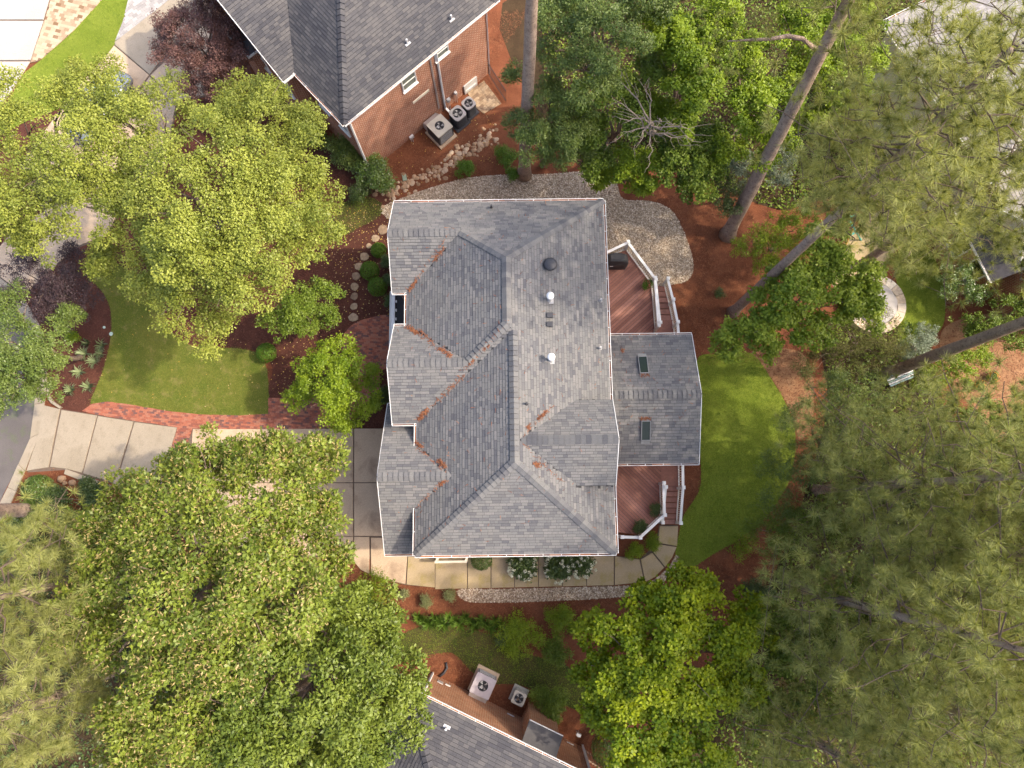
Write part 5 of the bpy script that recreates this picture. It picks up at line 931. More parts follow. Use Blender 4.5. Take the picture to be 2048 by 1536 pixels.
# bay with its own little hipped roof on the street face
bx_, by_ = TF.l(*P(500, 72, 4.7)); BY = Block(bx_ - 0.75, bx_ + 1.2, by_ - 0.85, by_ + 0.85, 4.7, {'W': 0.55, 'S': 0.55, 'N': 0.55}); bdeck = MB()
for k in BY.sides:
    p = BY.face(k); a_, b_, c_ = BY.pl[k]; n = len(p); bdeck.add([TF.w3(x, y, a_ * x + b_ * y + c_) for x, y in p] + [TF.w3(x, y, a_ * x + b_ * y + c_ - 0.1) for x, y in p], [tuple(range(n)), tuple(range(n, 2 * n))[::-1]] + [(i, (i + 1) % n, n + (i + 1) % n, n + i) for i in range(n)])
bdeck.build('bay_roof', M_SHINGLE_D, nb1); wall_quads(nb1, TF, bx_ - 0.6, bx_ + 1.2, by_ - 0.7, by_ + 0.7, 4.6, M_BRICK, name='bay_wall')
b = MB(); b.bar(TF.w3(bx_ - 0.8, by_ - 0.92, 4.68), TF.w3(bx_ - 0.8, by_ + 0.92, 4.68), 0.07, 0.1); b.bar(TF.w3(bx_ - 0.8, by_ - 0.89, 4.68), TF.w3(bx_ + 0.6, by_ - 0.89, 4.68), 0.07, 0.1); b.bar(TF.w3(bx_ - 0.8, by_ + 0.89, 4.68), TF.w3(bx_ + 0.6, by_ + 0.89, 4.68), 0.07, 0.1); b.build('bay_cornice', M_WHITE, nb1, None, False, False)

# air conditioning units
def fan(b_, t, c, r, z, hub=M_LGREY):
    f = MB(); f.disc(c, r, z - 0.10, 24); f.build('fan_well', M_DARK, t, None, False, False)
    f = MB()
    for k in range(4):
        a = k * PI / 2 + 0.4; f.add([(c[0] + 0.05 * math.cos(a), c[1] + 0.05 * math.sin(a), z - 0.07), (c[0] + r * 0.9 * math.cos(a - 0.3), c[1] + r * 0.9 * math.sin(a - 0.3), z - 0.09), (c[0] + r * 0.92 * math.cos(a + 0.3), c[1] + r * 0.92 * math.sin(a + 0.3), z - 0.05)], [(0, 1, 2)])
    f.build('fan_blade', M_GREY, t, None, False, False)
    f = MB(); f.cyl((c[0] - r * 0.25, c[1] - r * 0.2), r * 0.3, z - 0.09, z - 0.02, 14); f.build('fan_hub', hub, t, None, False, False)
    f = MB()
    for k in range(3): rr = r * (0.35 + 0.3 * k); f.tube([(c[0] + rr * math.cos(t_ * PI / 8), c[1] + rr * math.sin(t_ * PI / 8), z + 0.01) for t_ in range(17)], 0.006, 4)
    for k in range(8): f.bar((c[0], c[1], z + 0.012), (c[0] + r * math.cos(k * PI / 4), c[1] + r * math.sin(k * PI / 4), z + 0.012), 0.008)
    f.build('fan_guard', M_DARK, t, None, False, False)
def ring_top(c, rx, ry, r, z, ang, k=32, corner=6.0):
    V = []; ca, sa = math.cos(ang), math.sin(ang)
    for i in range(k):
        t = 2 * PI * i / k; ct, st = math.cos(t), math.sin(t); n = (abs(ct) ** corner + abs(st) ** corner) ** (-1 / corner); X, Y = rx * n * ct, ry * n * st; V.append((c[0] + X * ca - Y * sa, c[1] + X * sa + Y * ca, z))
    for i in range(k): t = 2 * PI * i / k + ang; V.append((c[0] + r * math.cos(t), c[1] + r * math.sin(t), z))
    V2 = [(x, y, z - 0.1) for x, y, _ in V[:k]]
    return V + V2, [(i, (i + 1) % k, k + (i + 1) % k, k + i) for i in range(k)] + [(i, 2 * k + i, 2 * k + (i + 1) % k, (i + 1) % k) for i in range(k)]
def condenser(label, px, py, size, h, ang, top=M_GREY, side=M_DARK, corner=5.0, group=None, pad=True, hub=M_LGREY):
    c = P(px, py, h); t = thing('condenser_unit', label, 'condenser', (*c, 0), group); s = size / 2
    if pad: b = MB(); b.box((c[0], c[1], 0.04), (size * 1.25, size * 1.25, 0.08), ang); b.build('pad', M_DARK if side is M_DARK else M_BEIGE, t, None, False, False)
    k = 32; b = MB(); V, Fc = ring_top(c, s * 0.98, s * 0.98, s * 0.7, h - 0.06, ang, k, corner); b.add([(x, y, 0.08) for x, y, _ in V[:k]] + [(x, y, h - 0.06) for x, y, _ in V[:k]], [(i, (i + 1) % k, k + (i + 1) % k, k + i) for i in range(k)])
    body = b.build('body', side, t, None, False, False); b = MB()
    for j in range(9): z = 0.16 + (h - 0.3) * j / 8; V2, _ = ring_top(c, s * 1.0, s * 1.0, s * 0.7, z, ang, k, corner); b.tube(V2[:k] + [V2[0]], 0.008, 4)
    b.build('louvres', side, body, None, False, False)
    b = MB(); V, Fc = ring_top(c, s, s, s * 0.72, h, ang, k, corner); b.add(V, Fc); b.build('top_panel', top, t, None, False, False); fan(None, t, c, s * 0.72, h, hub); return t
def package_unit(label, px, py, size, h, ang, top, side, hood, hub):
    c = P(px, py, h); t = thing('package_unit', label, 'air conditioner', (*c, 0)); s = size / 2; b = MB(); b.box((c[0], c[1], 0.05), (size * 1.15, size * 1.3, 0.1), ang); b.build('pad', M_CONC3, t, None, False, False)
    b = MB(); b.box((c[0], c[1], (h - 0.13) / 2), (size * 0.97, size * 0.97, h - 0.13), ang); body = b.build('body', side, t, None, False, False)
    b = MB()
    for sgn in (-1, 1):
        for j in range(8):
            z = 0.2 + (h - 0.4) * j / 7; ca, sa = math.cos(ang), math.sin(ang); o = sgn * size * 0.49; p = (c[0] - o * sa - size * 0.4 * ca, c[1] + o * ca - size * 0.4 * sa, z); q = (c[0] - o * sa + size * 0.4 * ca, c[1] + o * ca + size * 0.4 * sa, z); b.bar(p, q, 0.015, 0.02)
    b.build('louvres', M_GREY, body, None, False, False)
    b = MB(); V, Fc = ring_top(c, s, s, s * 0.50, h, ang, 32, 40.0); b.add(V, Fc); b.build('top_panel', top, t, None, False, False); fan(None, t, c, s * 0.50, h, hub)
    ca, sa = math.cos(ang), math.sin(ang)
    def w(u, v, z): return (c[0] + u * ca - v * sa, c[1] + u * sa + v * ca, z)
    y0, y1 = hood; b = MB(); b.add([w(-s * 0.9, y0, h - 0.05), w(s * 0.9, y0, h - 0.05), w(s * 0.9, y1, h * 0.62), w(-s * 0.9, y1, h * 0.62), w(-s * 0.9, y0, 0.15), w(s * 0.9, y0, 0.15), w(s * 0.9, y1, 0.15), w(-s * 0.9, y1, 0.15)], [(0, 1, 2, 3), (3, 2, 6, 7), (0, 3, 7, 4), (1, 5, 6, 2)]); b.build('duct_hood', M_LGREY, t, None, False, False)
    return t
package_unit('square beige topped package air conditioner with sloped silver hood on brick wall side', 879, 251, 1.05, 1.0, TF.ang, M_BEIGE, M_DARK, (0.52, 0.92), M_WHITE)
condenser('larger rounded grey condenser beside the square beige air conditioner', 915, 226, 0.78, 0.95, TF.ang)
condenser('smaller rounded grey condenser next to the little paver pad', 937, 206, 0.66, 0.95, TF.ang)
pp = pxpoly([(935, 186), (968, 162), (1003, 208), (968, 228), (952, 216)]); pb_, _ = sheet('paver_pad', pp, 0.011, M_JOINT, smooth=False); pavers('paver', [pp], 0.05, M_FLAG, 0.28, 0.18, TF.ang, seed=6, bed=pb_)
def meter(name, label, px, py, z, ang, w=0.22, h=0.3, pipe=True, mat=M_LGREY):
    x, y = P(px, py, z); t = thing(name, label, 'meter', (x, y, 0)); b = MB(); b.box((x, y, z), (w, 0.12, h), ang); b.build('housing', mat, t, None, False, False)
    b = MB(); b.tube([(x, y, z), (x - 0.10 * math.sin(-ang), y - 0.10 * math.cos(ang), z)], 0.07, 12); b.build('dial', M_GREY, t, None, False, False)
    b = MB(); b.tube([(x + 0.04, y, 0), (x + 0.04, y, z)], 0.022, 6); b.tube([(x - 0.06, y, 0), (x - 0.06, y, z)], 0.015, 6); b.build('pipe', M_GREY, t, None, False, False)
meter('gas_meter', 'small grey gas meter by the brick wall near the flowering shrub', 800, 268, 0.75, TF.ang); meter('utility_box', 'low grey utility box beside the first gas meter', 796, 283, 0.3, TF.ang, 0.25, 0.3); meter('gas_meter', 'pale grey gas meter with curved pipe beside package unit', 823, 274, 0.5, TF.ang, 0.26, 0.22)
meter('electric_meter', 'electric meter boxes on brick wall above the rounded condensers', 897, 200, 0.9, TF.ang, 0.2, 0.26); meter('electric_meter', 'bluish round meter between the downspout and crawlspace door', 911, 186, 0.9, TF.ang, 0.16, 0.2)
fp, fq = P(978, 152), P(1012, 205); fe = thing('metal_fence', 'black picket fence panel at the corner of the brick house', 'fence', (*fp, 0)); b = MB()
for z in (0.2, 1.1): b.bar((*fp, z), (*fq, z), 0.03)
b.build('rail', M_DARK, fe, None, False, False); me = None
for i in range(19):
    x = fp[0] + (fq[0] - fp[0]) * i / 18; y = fp[1] + (fq[1] - fp[1]) * i / 18
    if me is None: bb = MB(); bb.box((0, 0, 0.62), (0.02, 0.02, 1.24)); me = meshdata('picket', bb.V, bb.F, M_DARK)
    link('picket', me, fe, Vector((x, y, 0)) - fe.location)
tag(slab_part(None, 'drain_cover', [(804, 351), (812, 349), (815, 361), (806, 363)], 0.06, plain('green_plastic', (0.22, 0.28, 0.2), 0.6)), 'pale green square drain cover set in the pine straw', 'drain cover')

# brick house to the south
BO = P(818, 1378, 5.8); BF = Frame(*BO, math.radians(-24.6)); B1 = Block(0, 13.2, -10, 0, 5.8, {'N': 0.5, 'W': 0.5, 'E': 0.5, 'S': 0.5})
nb2 = thing('brick_house', 'orange brick house with plain grey roof and shed roofed chimney bump', 'house', (*BF.w(6.5, -5), 0))
xr = BF.l(*P(1165, 1490))[0]; B1 = Block(0, xr + 0.45, -10, 0, 5.8, {'N': 0.5, 'W': 0.5, 'E': 0.5, 'S': 0.5}); hx = (xr + 0.45) / 2
build_roof(nb2, BF, [B1], M_SHINGLE_D, 0.15, (0.2, 0.42), 0, [((0, 0), (hx if hx < 5 else 5, -5 if hx > 5 else -hx), B1), ((xr + 0.45, 0), (xr + 0.45 - min(5, hx), -min(5, hx)), B1)], seed=10)
wall_quads(nb2, BF, 0.45, xr, -9.5, -0.45, 0, M_BRICK2, B1.h); bX = (BF.c, BF.s); bY = (-BF.s, BF.c)
gutter(nb2, BF.w3(0, 0, 5.8), BF.w3(xr + 0.45, 0, 5.8), bY, None, 0.9, 51); gutter(nb2, BF.w3(0, -9, 5.8), BF.w3(0, 0, 5.8), (-bX[0], -bX[1]), None, 0.6, 52)
z = 6.5
for _ in range(10): x, y = P(893, 1455, z); z = B1.h(*BF.l(x, y))
b = MB(); b.cyl((x, y), 0.05, z, z + 0.3, 10); b.box((x, y, z + 0.01), (0.3, 0.2, 0.02), BF.ang); b.build('vent_pipe', M_LGREY, nb2, None, False, False)
c0 = BF.l(*P(1060, 1438, 3.6))[0]; c1 = BF.l(*P(1128, 1468, 3.6))[0]; CH = Block(c0, c1, -0.5, 0.45, 3.6, {'N': 0.55}); chm = MB(); p = CH.face('N'); a_, b_, c_ = CH.pl['N']
chm.add([BF.w3(x, y, a_ * x + b_ * y + c_) for x, y in p] + [BF.w3(x, y, a_ * x + b_ * y + c_ - 0.12) for x, y in p], [tuple(range(4)), (7, 6, 5, 4), (0, 1, 5, 4), (1, 2, 6, 5), (2, 3, 7, 6), (3, 0, 4, 7)]); chm.build('chimney_roof', M_SHINGLE_D, nb2)
wall_quads(nb2, BF, c0 + 0.08, c1 - 0.08, -0.46, 0.33, 3.5, M_BRICK2, name='chimney_wall', open_=('S',)); b = MB(); b.bar(BF.w3(c0, 0.47, 3.57), BF.w3(c1, 0.47, 3.57), 0.03, 0.08); b.build('chimney_fascia', M_WHITE, nb2, None, False, False)
b = MB(); b.bar(BF.w3(xr, -0.38, 0.1), BF.w3(xr, -0.38, 5.6), 0.12, 0.1); b.build('downspout', M_WHITE, nb2, None, False, False); b = MB(); b.bar(BF.w3(0.6, -0.38, 0.1), BF.w3(0.6, -0.38, 5.6), 0.1, 0.08); b.build('downspout', M_WHITE, nb2, None, False, False)
for px, py in ((1021, 1431), (1140, 1488)): x, yl, z = onwall(BF, px, py, -0.45); b = MB(); b.bar(BF.w3(x - 0.18, -0.42, z), BF.w3(x + 0.18, -0.42, z), 0.04, 0.07); b.build('wall_vent', M_LGREY, nb2, None, False, False)
package_unit('weathered lilac grey package air conditioner beside the orange brick wall', 966, 1372, 1.0, 0.95, BF.ang, M_LILAC, M_LILAC, (-0.5, -0.88), M_WHITE)
condenser('small square beige condenser between the package unit and clipped hedge', 1038, 1397, 0.62, 0.8, BF.ang, M_BEIGE, M_BEIGE, 12.0, hub=M_WOOD)
b = MB(); b.tube([P3(892, 1325, 0.06), P3(894, 1336, 0.07), P3(888, 1346, 0.07), P3(879, 1353, 0.09)], 0.06, 10); hs = b.build('drain_hose', M_DARK, None, None, True, False, origin=P3(886, 1340, 0)); tag(hs, 'short black corrugated drain pipe lying on pine straw', 'drain pipe')
meter('electric_meter', 'white electric panel at the corner of the orange brick house', 880, 1366, 0.8, BF.ang, 0.3, 0.4); meter('utility_box', 'small white box next to the electric panel', 895, 1372, 0.7, BF.ang, 0.26, 0.2, mat=M_WHITE); meter('gas_meter', 'round cream gas meter by the weathered package unit', 904, 1379, 0.6, BF.ang, 0.18, 0.18, mat=M_BEIGE)
meter('gas_meter', 'grey gas meter standing past the chimney bump', 1157, 1469, 0.6, BF.ang, 0.22, 0.24)
fp, fq = BF.w(xr + 0.1, -0.5), BF.w(xr + 3.2, -0.9); fe = thing('lattice_fence', 'weathered brown slatted fence beyond the corner of the orange house', 'fence', (*fp, 0)); b = MB()
for z in (0.15, 1.5): b.bar((*fp, z), (*fq, z), 0.06)
b.build('rail', M_WOOD, fe, None, False, False); bb = MB(); bb.box((0, 0, 0.82), (0.04, 0.04, 1.6)); me = meshdata('slat', bb.V, bb.F, M_WOOD)
for i in range(22): link('slat', me, fe, Vector(((fq[0] - fp[0]) * i / 21, (fq[1] - fp[1]) * i / 21, 0)))

# tan roofed house to the east
RO = P(1765, 45, 5.5); RE = P(1985, 365, 5.5); ra = math.atan2(RE[1] - RO[1], RE[0] - RO[0]); RF = Frame(*RO, ra); RL = math.hypot(RE[0] - RO[0], RE[1] - RO[1])
R1 = Block(0, RL, 0, 9.5, 5.5, {'S': 0.42, 'W': 0.55, 'N': 0.42, 'E': 0.55}); nb3 = thing('tan_roofed_house', 'house with pale taupe shingle roof glimpsed behind the pine needles', 'house', (*RF.w(RL / 2, 4.5), 0))
R2 = Block(RL * 0.35, RL * 0.62, 1.4, 6, 6.0, {'W': 0.6, 'E': 0.6}, [(R1, 'S')])
build_roof(nb3, RF, [R1, R2], M_SHINGLE_L, 0.16, (0.25, 0.45), 0, [((0, 0), (3.6, 4.75), R1), ((3.6, 4.75), (RL - 3.6, 4.75), R1), ((RL, 0), (RL - 3.6, 4.75), R1), ((RL * 0.485, 1.4), (RL * 0.485, 3.6), R2)], seed=11)
wall_quads(nb3, RF, 0.4, RL - 0.4, 0.4, 9, 0, M_CREAM, R1.h); rX = (RF.c, RF.s); rY = (-RF.s, RF.c); gutter(nb3, RF.w3(0, 0, 5.5), RF.w3(RL, 0, 5.5), (-rY[0], -rY[1]), None, 0.4, 61); gutter(nb3, RF.w3(0, 9.5, 5.5), RF.w3(0, 0, 5.5), (-rX[0], -rX[1]), None, 0.4, 62)
QO = P(1922, 442, 3.0); QE = P(1984, 565, 3.0); qa = math.atan2(QE[1] - QO[1], QE[0] - QO[0]); QF = Frame(*QO, qa); QL = math.hypot(QE[0] - QO[0], QE[1] - QO[1])
nb4 = thing('gabled_wing', 'brick wing with cream gable, dark pent roof and white windows', 'house', (*QF.w(QL / 2, 2.5), 0))
Q1 = Block(-1.2, QL, 0, 1.3, 3.0, {'S': 0.55}); Q2 = Block(QL * 0.02, QL * 0.86, 1.0, 7.0, 4.1, {'W': 0.9, 'E': 0.9}); Q3 = Block(-3.0, QL + 3.5, 1.6, 9.0, 4.0, {'S': 0.35, 'N': 0.35}); mid = QL * 0.44
deckq = MB(); p = Q1.face('S'); a_, b_, c_ = Q1.pl['S']; deckq.add([QF.w3(x, y, a_ * x + b_ * y + c_) for x, y in p] + [QF.w3(x, y, a_ * x + b_ * y + c_ - 0.12) for x, y in p], [tuple(range(4)), (7, 6, 5, 4), (0, 1, 5, 4), (1, 2, 6, 5), (2, 3, 7, 6), (3, 0, 4, 7)]); deckq.build('pent_roof', plain('dark_pent_shingle', (0.06, 0.055, 0.06), 0.9, 0.3, 5.0), nb4, None, False, False)
build_roof(nb4, QF, [Q2, Q3], M_SHINGLE_L, 0.16, (0.25, 0.45), 0, [((mid, 1.0), (mid, 5.0), Q2)], seed=12)
wall_quads(nb4, QF, -1.0, QL - 0.1, 0.35, 1.6, 0, M_BRICK, lambda x, y: 3.05 + 0.55 * y, open_=('N',)); wall_quads(nb4, QF, QL * 0.02 + 0.15, QL * 0.86 - 0.15, 1.15, 6.5, 0, M_CREAM, Q2.h, 'gable_wall', 3.3); wall_quads(nb4, QF, -2.7, QL + 3.2, 2.0, 8.6, 0, M_BRICK, Q3.h)
qX = (QF.c, QF.s); gutter(nb4, QF.w3(-1.2, 0, 3.0), QF.w3(QL, 0, 3.0), (QF.s, -QF.c), None, 0.3, 63)
b = MB()
for xa, xb in ((QL * 0.02, mid), (mid, QL * 0.86)): b.bar(QF.w3(xa, 0.98, Q2.h(xa, 1) - 0.06), QF.w3(xb, 0.98, Q2.h(xb, 1) - 0.06), 0.04, 0.15)
b.build('rake_board', M_WHITE, nb4, None, False, False); b = MB(); b.add([QF.w3(mid - 0.3, 1.13, 4.25), QF.w3(mid + 0.3, 1.13, 4.25), QF.w3(mid + 0.3, 1.13, 4.75), QF.w3(mid, 1.13, 5.05), QF.w3(mid - 0.3, 1.13, 4.75)], [(0, 1, 2, 3, 4)])
for j in range(5): b.bar(QF.w3(mid - 0.28, 1.12, 4.32 + j * 0.12), QF.w3(mid + 0.28, 1.12, 4.32 + j * 0.12), 0.03, 0.03)
b.build('gable_vent', M_LGREY, nb4, None, False, False)
for x in (QL * 0.28, QL * 0.72): window(nb4, QF.w3(x, 0.35, 1.75), qX, 0.95, 1.5, M_WHITE, M_GLASS)

# patio, covered ring, playset, bench
sheet('far_patio', pxpoly([(1700, 470), (1760, 420), (1860, 370), (1905, 420), (1830, 470), (1775, 520), (1770, 560), (1720, 600), (1660, 560)]), 0.012, M_PAVG if False else M_CONC2, 0.0)
rc = P(1742, 612); ring = thing('fire_ring', 'round stone seat ring with grey fabric cover beside the patio', 'fire pit', (*rc, 0)); R0, R1_ = 1.62, 1.18; rng = random.Random(4)
for k in range(18):
    a0, a1 = 2 * PI * k / 18 + 0.006, 2 * PI * (k + 1) / 18 - 0.006; b = MB(); am = (a0 + a1) / 2; poly = [(rc[0] + r * math.cos(a), rc[1] + r * math.sin(a)) for r, a in ((R1_, a0), (R0, a0), (R0 * 1.005, am), (R0, a1), (R1_, a1), (R1_ * 1.005, am))]; b.prism(poly, 0.0, 0.5 + rng.uniform(-0.006, 0.006), rng.random()); b.build('cap_stone', toned('ring_stone', [(0.4, 0.3, 0.2), (0.5, 0.46, 0.4), (0.55, 0.42, 0.28)], 0.8, 8, 0.2) if k == 0 else MATS['ring_stone'], ring)
b = MB(); k = 40; pr = [(1.17, 0.30), (1.15, 0.52), (1.0, 0.56), (0.75, 0.60), (0.4, 0.5), (0.02, 0.42)]
for i, (r, z) in enumerate(pr):
    for j in range(k): t = 2 * PI * j / k; rr = r * (1 + 0.02 * math.sin(9 * t) * (i < 3)); b.V.append((rc[0] + rr * math.cos(t), rc[1] + rr * math.sin(t), z + 0.02 * math.sin(11 * t + i))); b.T.append(0.5)
b.F = [(i * k + j, i * k + (j + 1) % k, (i + 1) * k + (j + 1) % k, (i + 1) * k + j) for i in range(len(pr) - 1) for j in range(k)]; b.build('cover', M_COVER, ring, None, True, False)
sp = P(1698, 455); sw = thing('swing_set', 'small teal and yellow play swing frame under the pines', 'swing set', (*sp, 0)); T0 = P3(1694, 435, 1.9); T1p = P3(1707, 456, 1.9); b = MB(); b.tube([T0, T1p], 0.07, 8); b.build('top_bar', M_TEAL, sw, None, False, False)
for (px, py), e in (((1683, 447), T0), ((1712, 430), T0), ((1692, 489), T1p), ((1722, 480), T1p)): b = MB(); b.tube([P3(px, py, 0), e], 0.05, 8); b.build('leg', M_YELL if px < 1700 else M_TEAL, sw, None, False, False)
s0 = P3(1701, 468, 0.5); b = MB(); b.box(s0, (0.45, 0.2, 0.04), 0.5); b.build('seat', M_TEAL, sw, None, False, False)
for o in (-0.18, 0.18): b = MB(); b.tube([(s0[0] + o, s0[1] + o * 0.5, 0.5), ((T0[0] + T1p[0]) / 2 + o * 0.5, (T0[1] + T1p[1]) / 2, 1.9)], 0.015, 5); b.build('rope', M_YELL, sw, None, False, False)
bc = P(1793, 758); be = thing('garden_bench', 'slatted bench in faded teal at the foot of a thick pine', 'bench', (*bc, 0)); a = math.radians(22); ca, sa = math.cos(a), math.sin(a)
def bw(u, v, z): return (bc[0] + u * ca - v * sa, bc[1] + u * sa + v * ca, z)
for j in range(5): b = MB(); b.bar(bw(-0.75, -0.2 + 0.1 * j, 0.45), bw(0.75, -0.2 + 0.1 * j, 0.45), 0.075, 0.03); b.build('slat', plain('faded_teal', (0.3, 0.42, 0.4), 0.7) if j % 2 == 0 else M_LGREY, be, None, False, False)
for j in range(3): b = MB(); b.bar(bw(-0.75, 0.27, 0.55 + 0.12 * j), bw(0.75, 0.27, 0.55 + 0.12 * j), 0.03, 0.08); b.build('back_slat', plain('faded_teal', (0.3, 0.42, 0.4)), be, None, False, False)
for u in (-0.65, 0.65):
    for v in (-0.2, 0.25): b = MB(); b.bar(bw(u, v, 0), bw(u, v, 0.43 if v < 0 else 0.85), 0.05); b.build('leg', M_DARK, be, None, False, False)

# ------------------------------------------------------------------ garden pieces
# stepping stones
for i, (px, py, r) in enumerate(((766, 460, 11), (751, 477, 9), (738, 492, 6), (729, 514, 10), (718, 533, 9), (712, 552, 9), (709, 574, 9), (709, 593, 8), (708, 613, 8), (707, 635, 10))):
    rng = random.Random(100 + i); c = P(px, py); k = 9; R = r * mpp(0); o = rng.uniform(0, 6); pts = [(c[0] + R * rng.uniform(0.82, 1.12) * math.cos(o + 2 * PI * j / k), c[1] + R * rng.uniform(0.82, 1.12) * math.sin(o + 2 * PI * j / k)) for j in range(k)]
    b = MB(); b.prism(pts, 0.0, 0.045, rng.random()); n = len(b.V); b.F = b.F[1:]; b.add([(c[0] + (x - c[0]) * 0.93, c[1] + (y - c[1]) * 0.93, 0.058 + rng.uniform(-0.003, 0.003)) for x, y, z in b.V[k:2 * k]], [tuple(range(k))], b.T[0]); b.F += [(k + j, k + (j + 1) % k, 2 * k + (j + 1) % k, 2 * k + j) for j in range(k)]
    tag(b.build('stepping_stone', M_FLAG, None, None, False, True, origin=(*c, 0)), 'irregular tan stepping stone in the mulch path to the brick patio', 'stepping stone', 'stepping stones to the patio')
# dry creek of river stones
creek = thing('dry_creek', 'winding dry creek of loose tan river stones through pine straw', 'stone bed', (*P(860, 340), 0)); rng = random.Random(5); path = [(770, 393), (800, 378), (840, 358), (880, 340), (905, 318), (935, 300), (965, 285), (990, 268)]
def stone_mesh(seed):
    r = random.Random(seed); V = []; k = 8
    for rad, z in ((1.0, 0.0), (0.98, 0.28), (0.72, 0.5), (0.0, 0.58)):
        for j in range(k if rad else 1): f = r.uniform(0.85, 1.12); V.append((rad * f * math.cos(2 * PI * j / k), rad * f * math.sin(2 * PI * j / k), z * r.uniform(0.85, 1.1)))
    Fc = [(i * k + j, i * k + (j + 1) % k, (i + 1) * k + (j + 1) % k, (i + 1) * k + j) for i in range(2) for j in range(k)] + [(2 * k + j, 2 * k + (j + 1) % k, 3 * k) for j in range(k)]
    return meshdata('river_stone', V, Fc, M_STONE, [r.random()] * len(V), None, True)
SM = [stone_mesh(i) for i in range(14)]
for i in range(215):
    t = rng.uniform(0, len(path) - 1.001); k = int(t); f = t - k; px = path[k][0] * (1 - f) + path[k + 1][0] * f + rng.gauss(0, 9); py = path[k][1] * (1 - f) + path[k + 1][1] * f + rng.gauss(0, 9); x, y = P(px, py); o = link('river_stone', rng.choice(SM), creek, Vector((x, y, -0.01)) - creek.location); s = rng.uniform(0.055, 0.15); o.scale = (s * rng.uniform(0.8, 1.3), s, s * rng.uniform(0.7, 1.0)); o.rotation_euler = (0, 0, rng.uniform(0, 6.28))
# clipped ball shrubs and bushes
BALLS = [('small clipped boxwood ball closest to the stepping stone bend at roof corner', 757, 500, 16, 0.8, G_BOX), ('clipped boxwood ball beside the middle stepping stones', 739, 541, 20, 0.95, G_BOX), ('largest clipped boxwood ball tucked against the dark hedge', 755, 573, 20, 1.0, G_BOX), ('lone clipped ball shrub at the corner of the front lawn', 532, 705, 20, 0.95, G_BOX), ('round dark evergreen shrub under the pale eave beside cream frame', 963, 1119, 21, 0.8, G_GLOSS),
         ('round dense evergreen bush beside the lattice fence', 1222, 1500, 36, 1.3, G_GLOSS), ('clipped holly mound at the street end of the driveway', 75, 980, 30, 1.2, G_GLOSS)]
for i, (lb, px, py, r, h, m) in enumerate(BALLS): shrub('ball_shrub', lb, px, py, r, h, m, 5200 if r < 25 else 9000, 0.045 if r < 25 else 0.055, 0.6, seed=200 + i, ball=True)
for i, (lb, px, py, r, h, m, n, L, wr) in enumerate([
    ('dark evergreen hedge shrub pressed against the house wall', 776, 520, 17, 1.3, G_DARK, 3500, 0.06, 0.5), ('dark evergreen shrub by the entry porch corner', 778, 560, 16, 1.3, G_DARK, 3500, 0.06, 0.5), ('low dark shrub in the shade below the porch cornice', 776, 600, 14, 1.0, G_DARK, 2500, 0.06, 0.5), ('dark shrub filling the bed between the maple and garage', 765, 790, 22, 1.4, G_DARK, 4500, 0.07, 0.5),
    ('green privet beside the steps walk, rounder of the pair', 1267, 1103, 20, 0.9, G_LIME, 4200, 0.05, 0.5), ('feathery green shrub under the angled deck rail', 1300, 1083, 20, 0.9, G_LIME, 4200, 0.05, 0.4), ('tall mounded azalea between the side lawn and pine straw', 1042, 1270, 46, 1.4, G_LIME, 11000, 0.06, 0.5), ('smaller azalea nestled against the mounded azalea', 1010, 1275, 20, 0.9, G_DARK, 3500, 0.06, 0.5),
    ('bright rounded azalea bordering the pine straw strip', 1118, 1245, 31, 1.2, G_LIME, 7000, 0.06, 0.5), ('little azalea touching the bright maple leaves', 1156, 1253, 18, 0.9, G_LIME, 3000, 0.06, 0.5), ('loose azalea in the shade below the bright one', 1118, 1302, 30, 1.1, G_MID, 6000, 0.065, 0.5), ('clipped dark laurel hedge by the beige condenser', 1097, 1402, 38, 1.5, G_MID, 11000, 0.06, 0.55),
    ('pale sage shrub on the straw, the wider of two', 853, 1199, 15, 0.6, G_SAGE, 2200, 0.05, 0.45), ('pale sage shrub next to the gravel strip end', 899, 1190, 14, 0.6, G_SAGE, 2000, 0.05, 0.45), ('small sage shrub half hidden by oak leaves', 806, 1192, 13, 0.6, G_SAGE, 1800, 0.05, 0.45), ('olive green bush beneath the oak edge by the walk', 745, 1190, 45, 1.5, G_LIME, 9000, 0.07, 0.3),
    ('bright evergreen bush at the end of the dry creek', 931, 336, 21, 1.0, G_BOX, 4800, 0.055, 0.5), ('evergreen bush at the pine foot by the gravel', 1012, 310, 27, 1.2, G_BOX, 6000, 0.06, 0.5), ('slim evergreen bush touching the pine trunk base', 1025, 348, 14, 0.9, G_BOX, 2500, 0.06, 0.5),
    ('flowering evergreen viburnum at the brick house corner', 690, 310, 48, 2.0, G_COOL, 12000, 0.08, 0.5), ('bushy green viburnum between the birch and dry creek', 745, 345, 48, 1.9, G_GLOSS, 12000, 0.08, 0.5), ('narrow shrub below the brick house roof corner', 632, 275, 24, 1.5, G_BOX, 4500, 0.06, 0.5), ('shrub beside the small lawn under birch leaves', 715, 378, 26, 1.4, G_DARK, 5000, 0.07, 0.5),
    ('lime leaved perennial beside the street tree trunk', 144, 673, 13, 0.6, G_LIME, 1500, 0.08, 0.4), ('dark low shrub by the lawn tip under pine boughs', 1520, 1190, 40, 1.3, G_DARK, 8000, 0.06, 0.5), ('small shrub sprouting in the pine straw bed', 1443, 587, 12, 0.6, G_DARK, 1500, 0.05, 0.5), ('wispy young shrub at the straw edge near lawn tip', 1480, 1090, 32, 0.9, G_LIME, 2600, 0.06, 0.5)]):
    shrub('shrub', lb, px, py, r, h, m, n, L, wr, seed=300 + i)
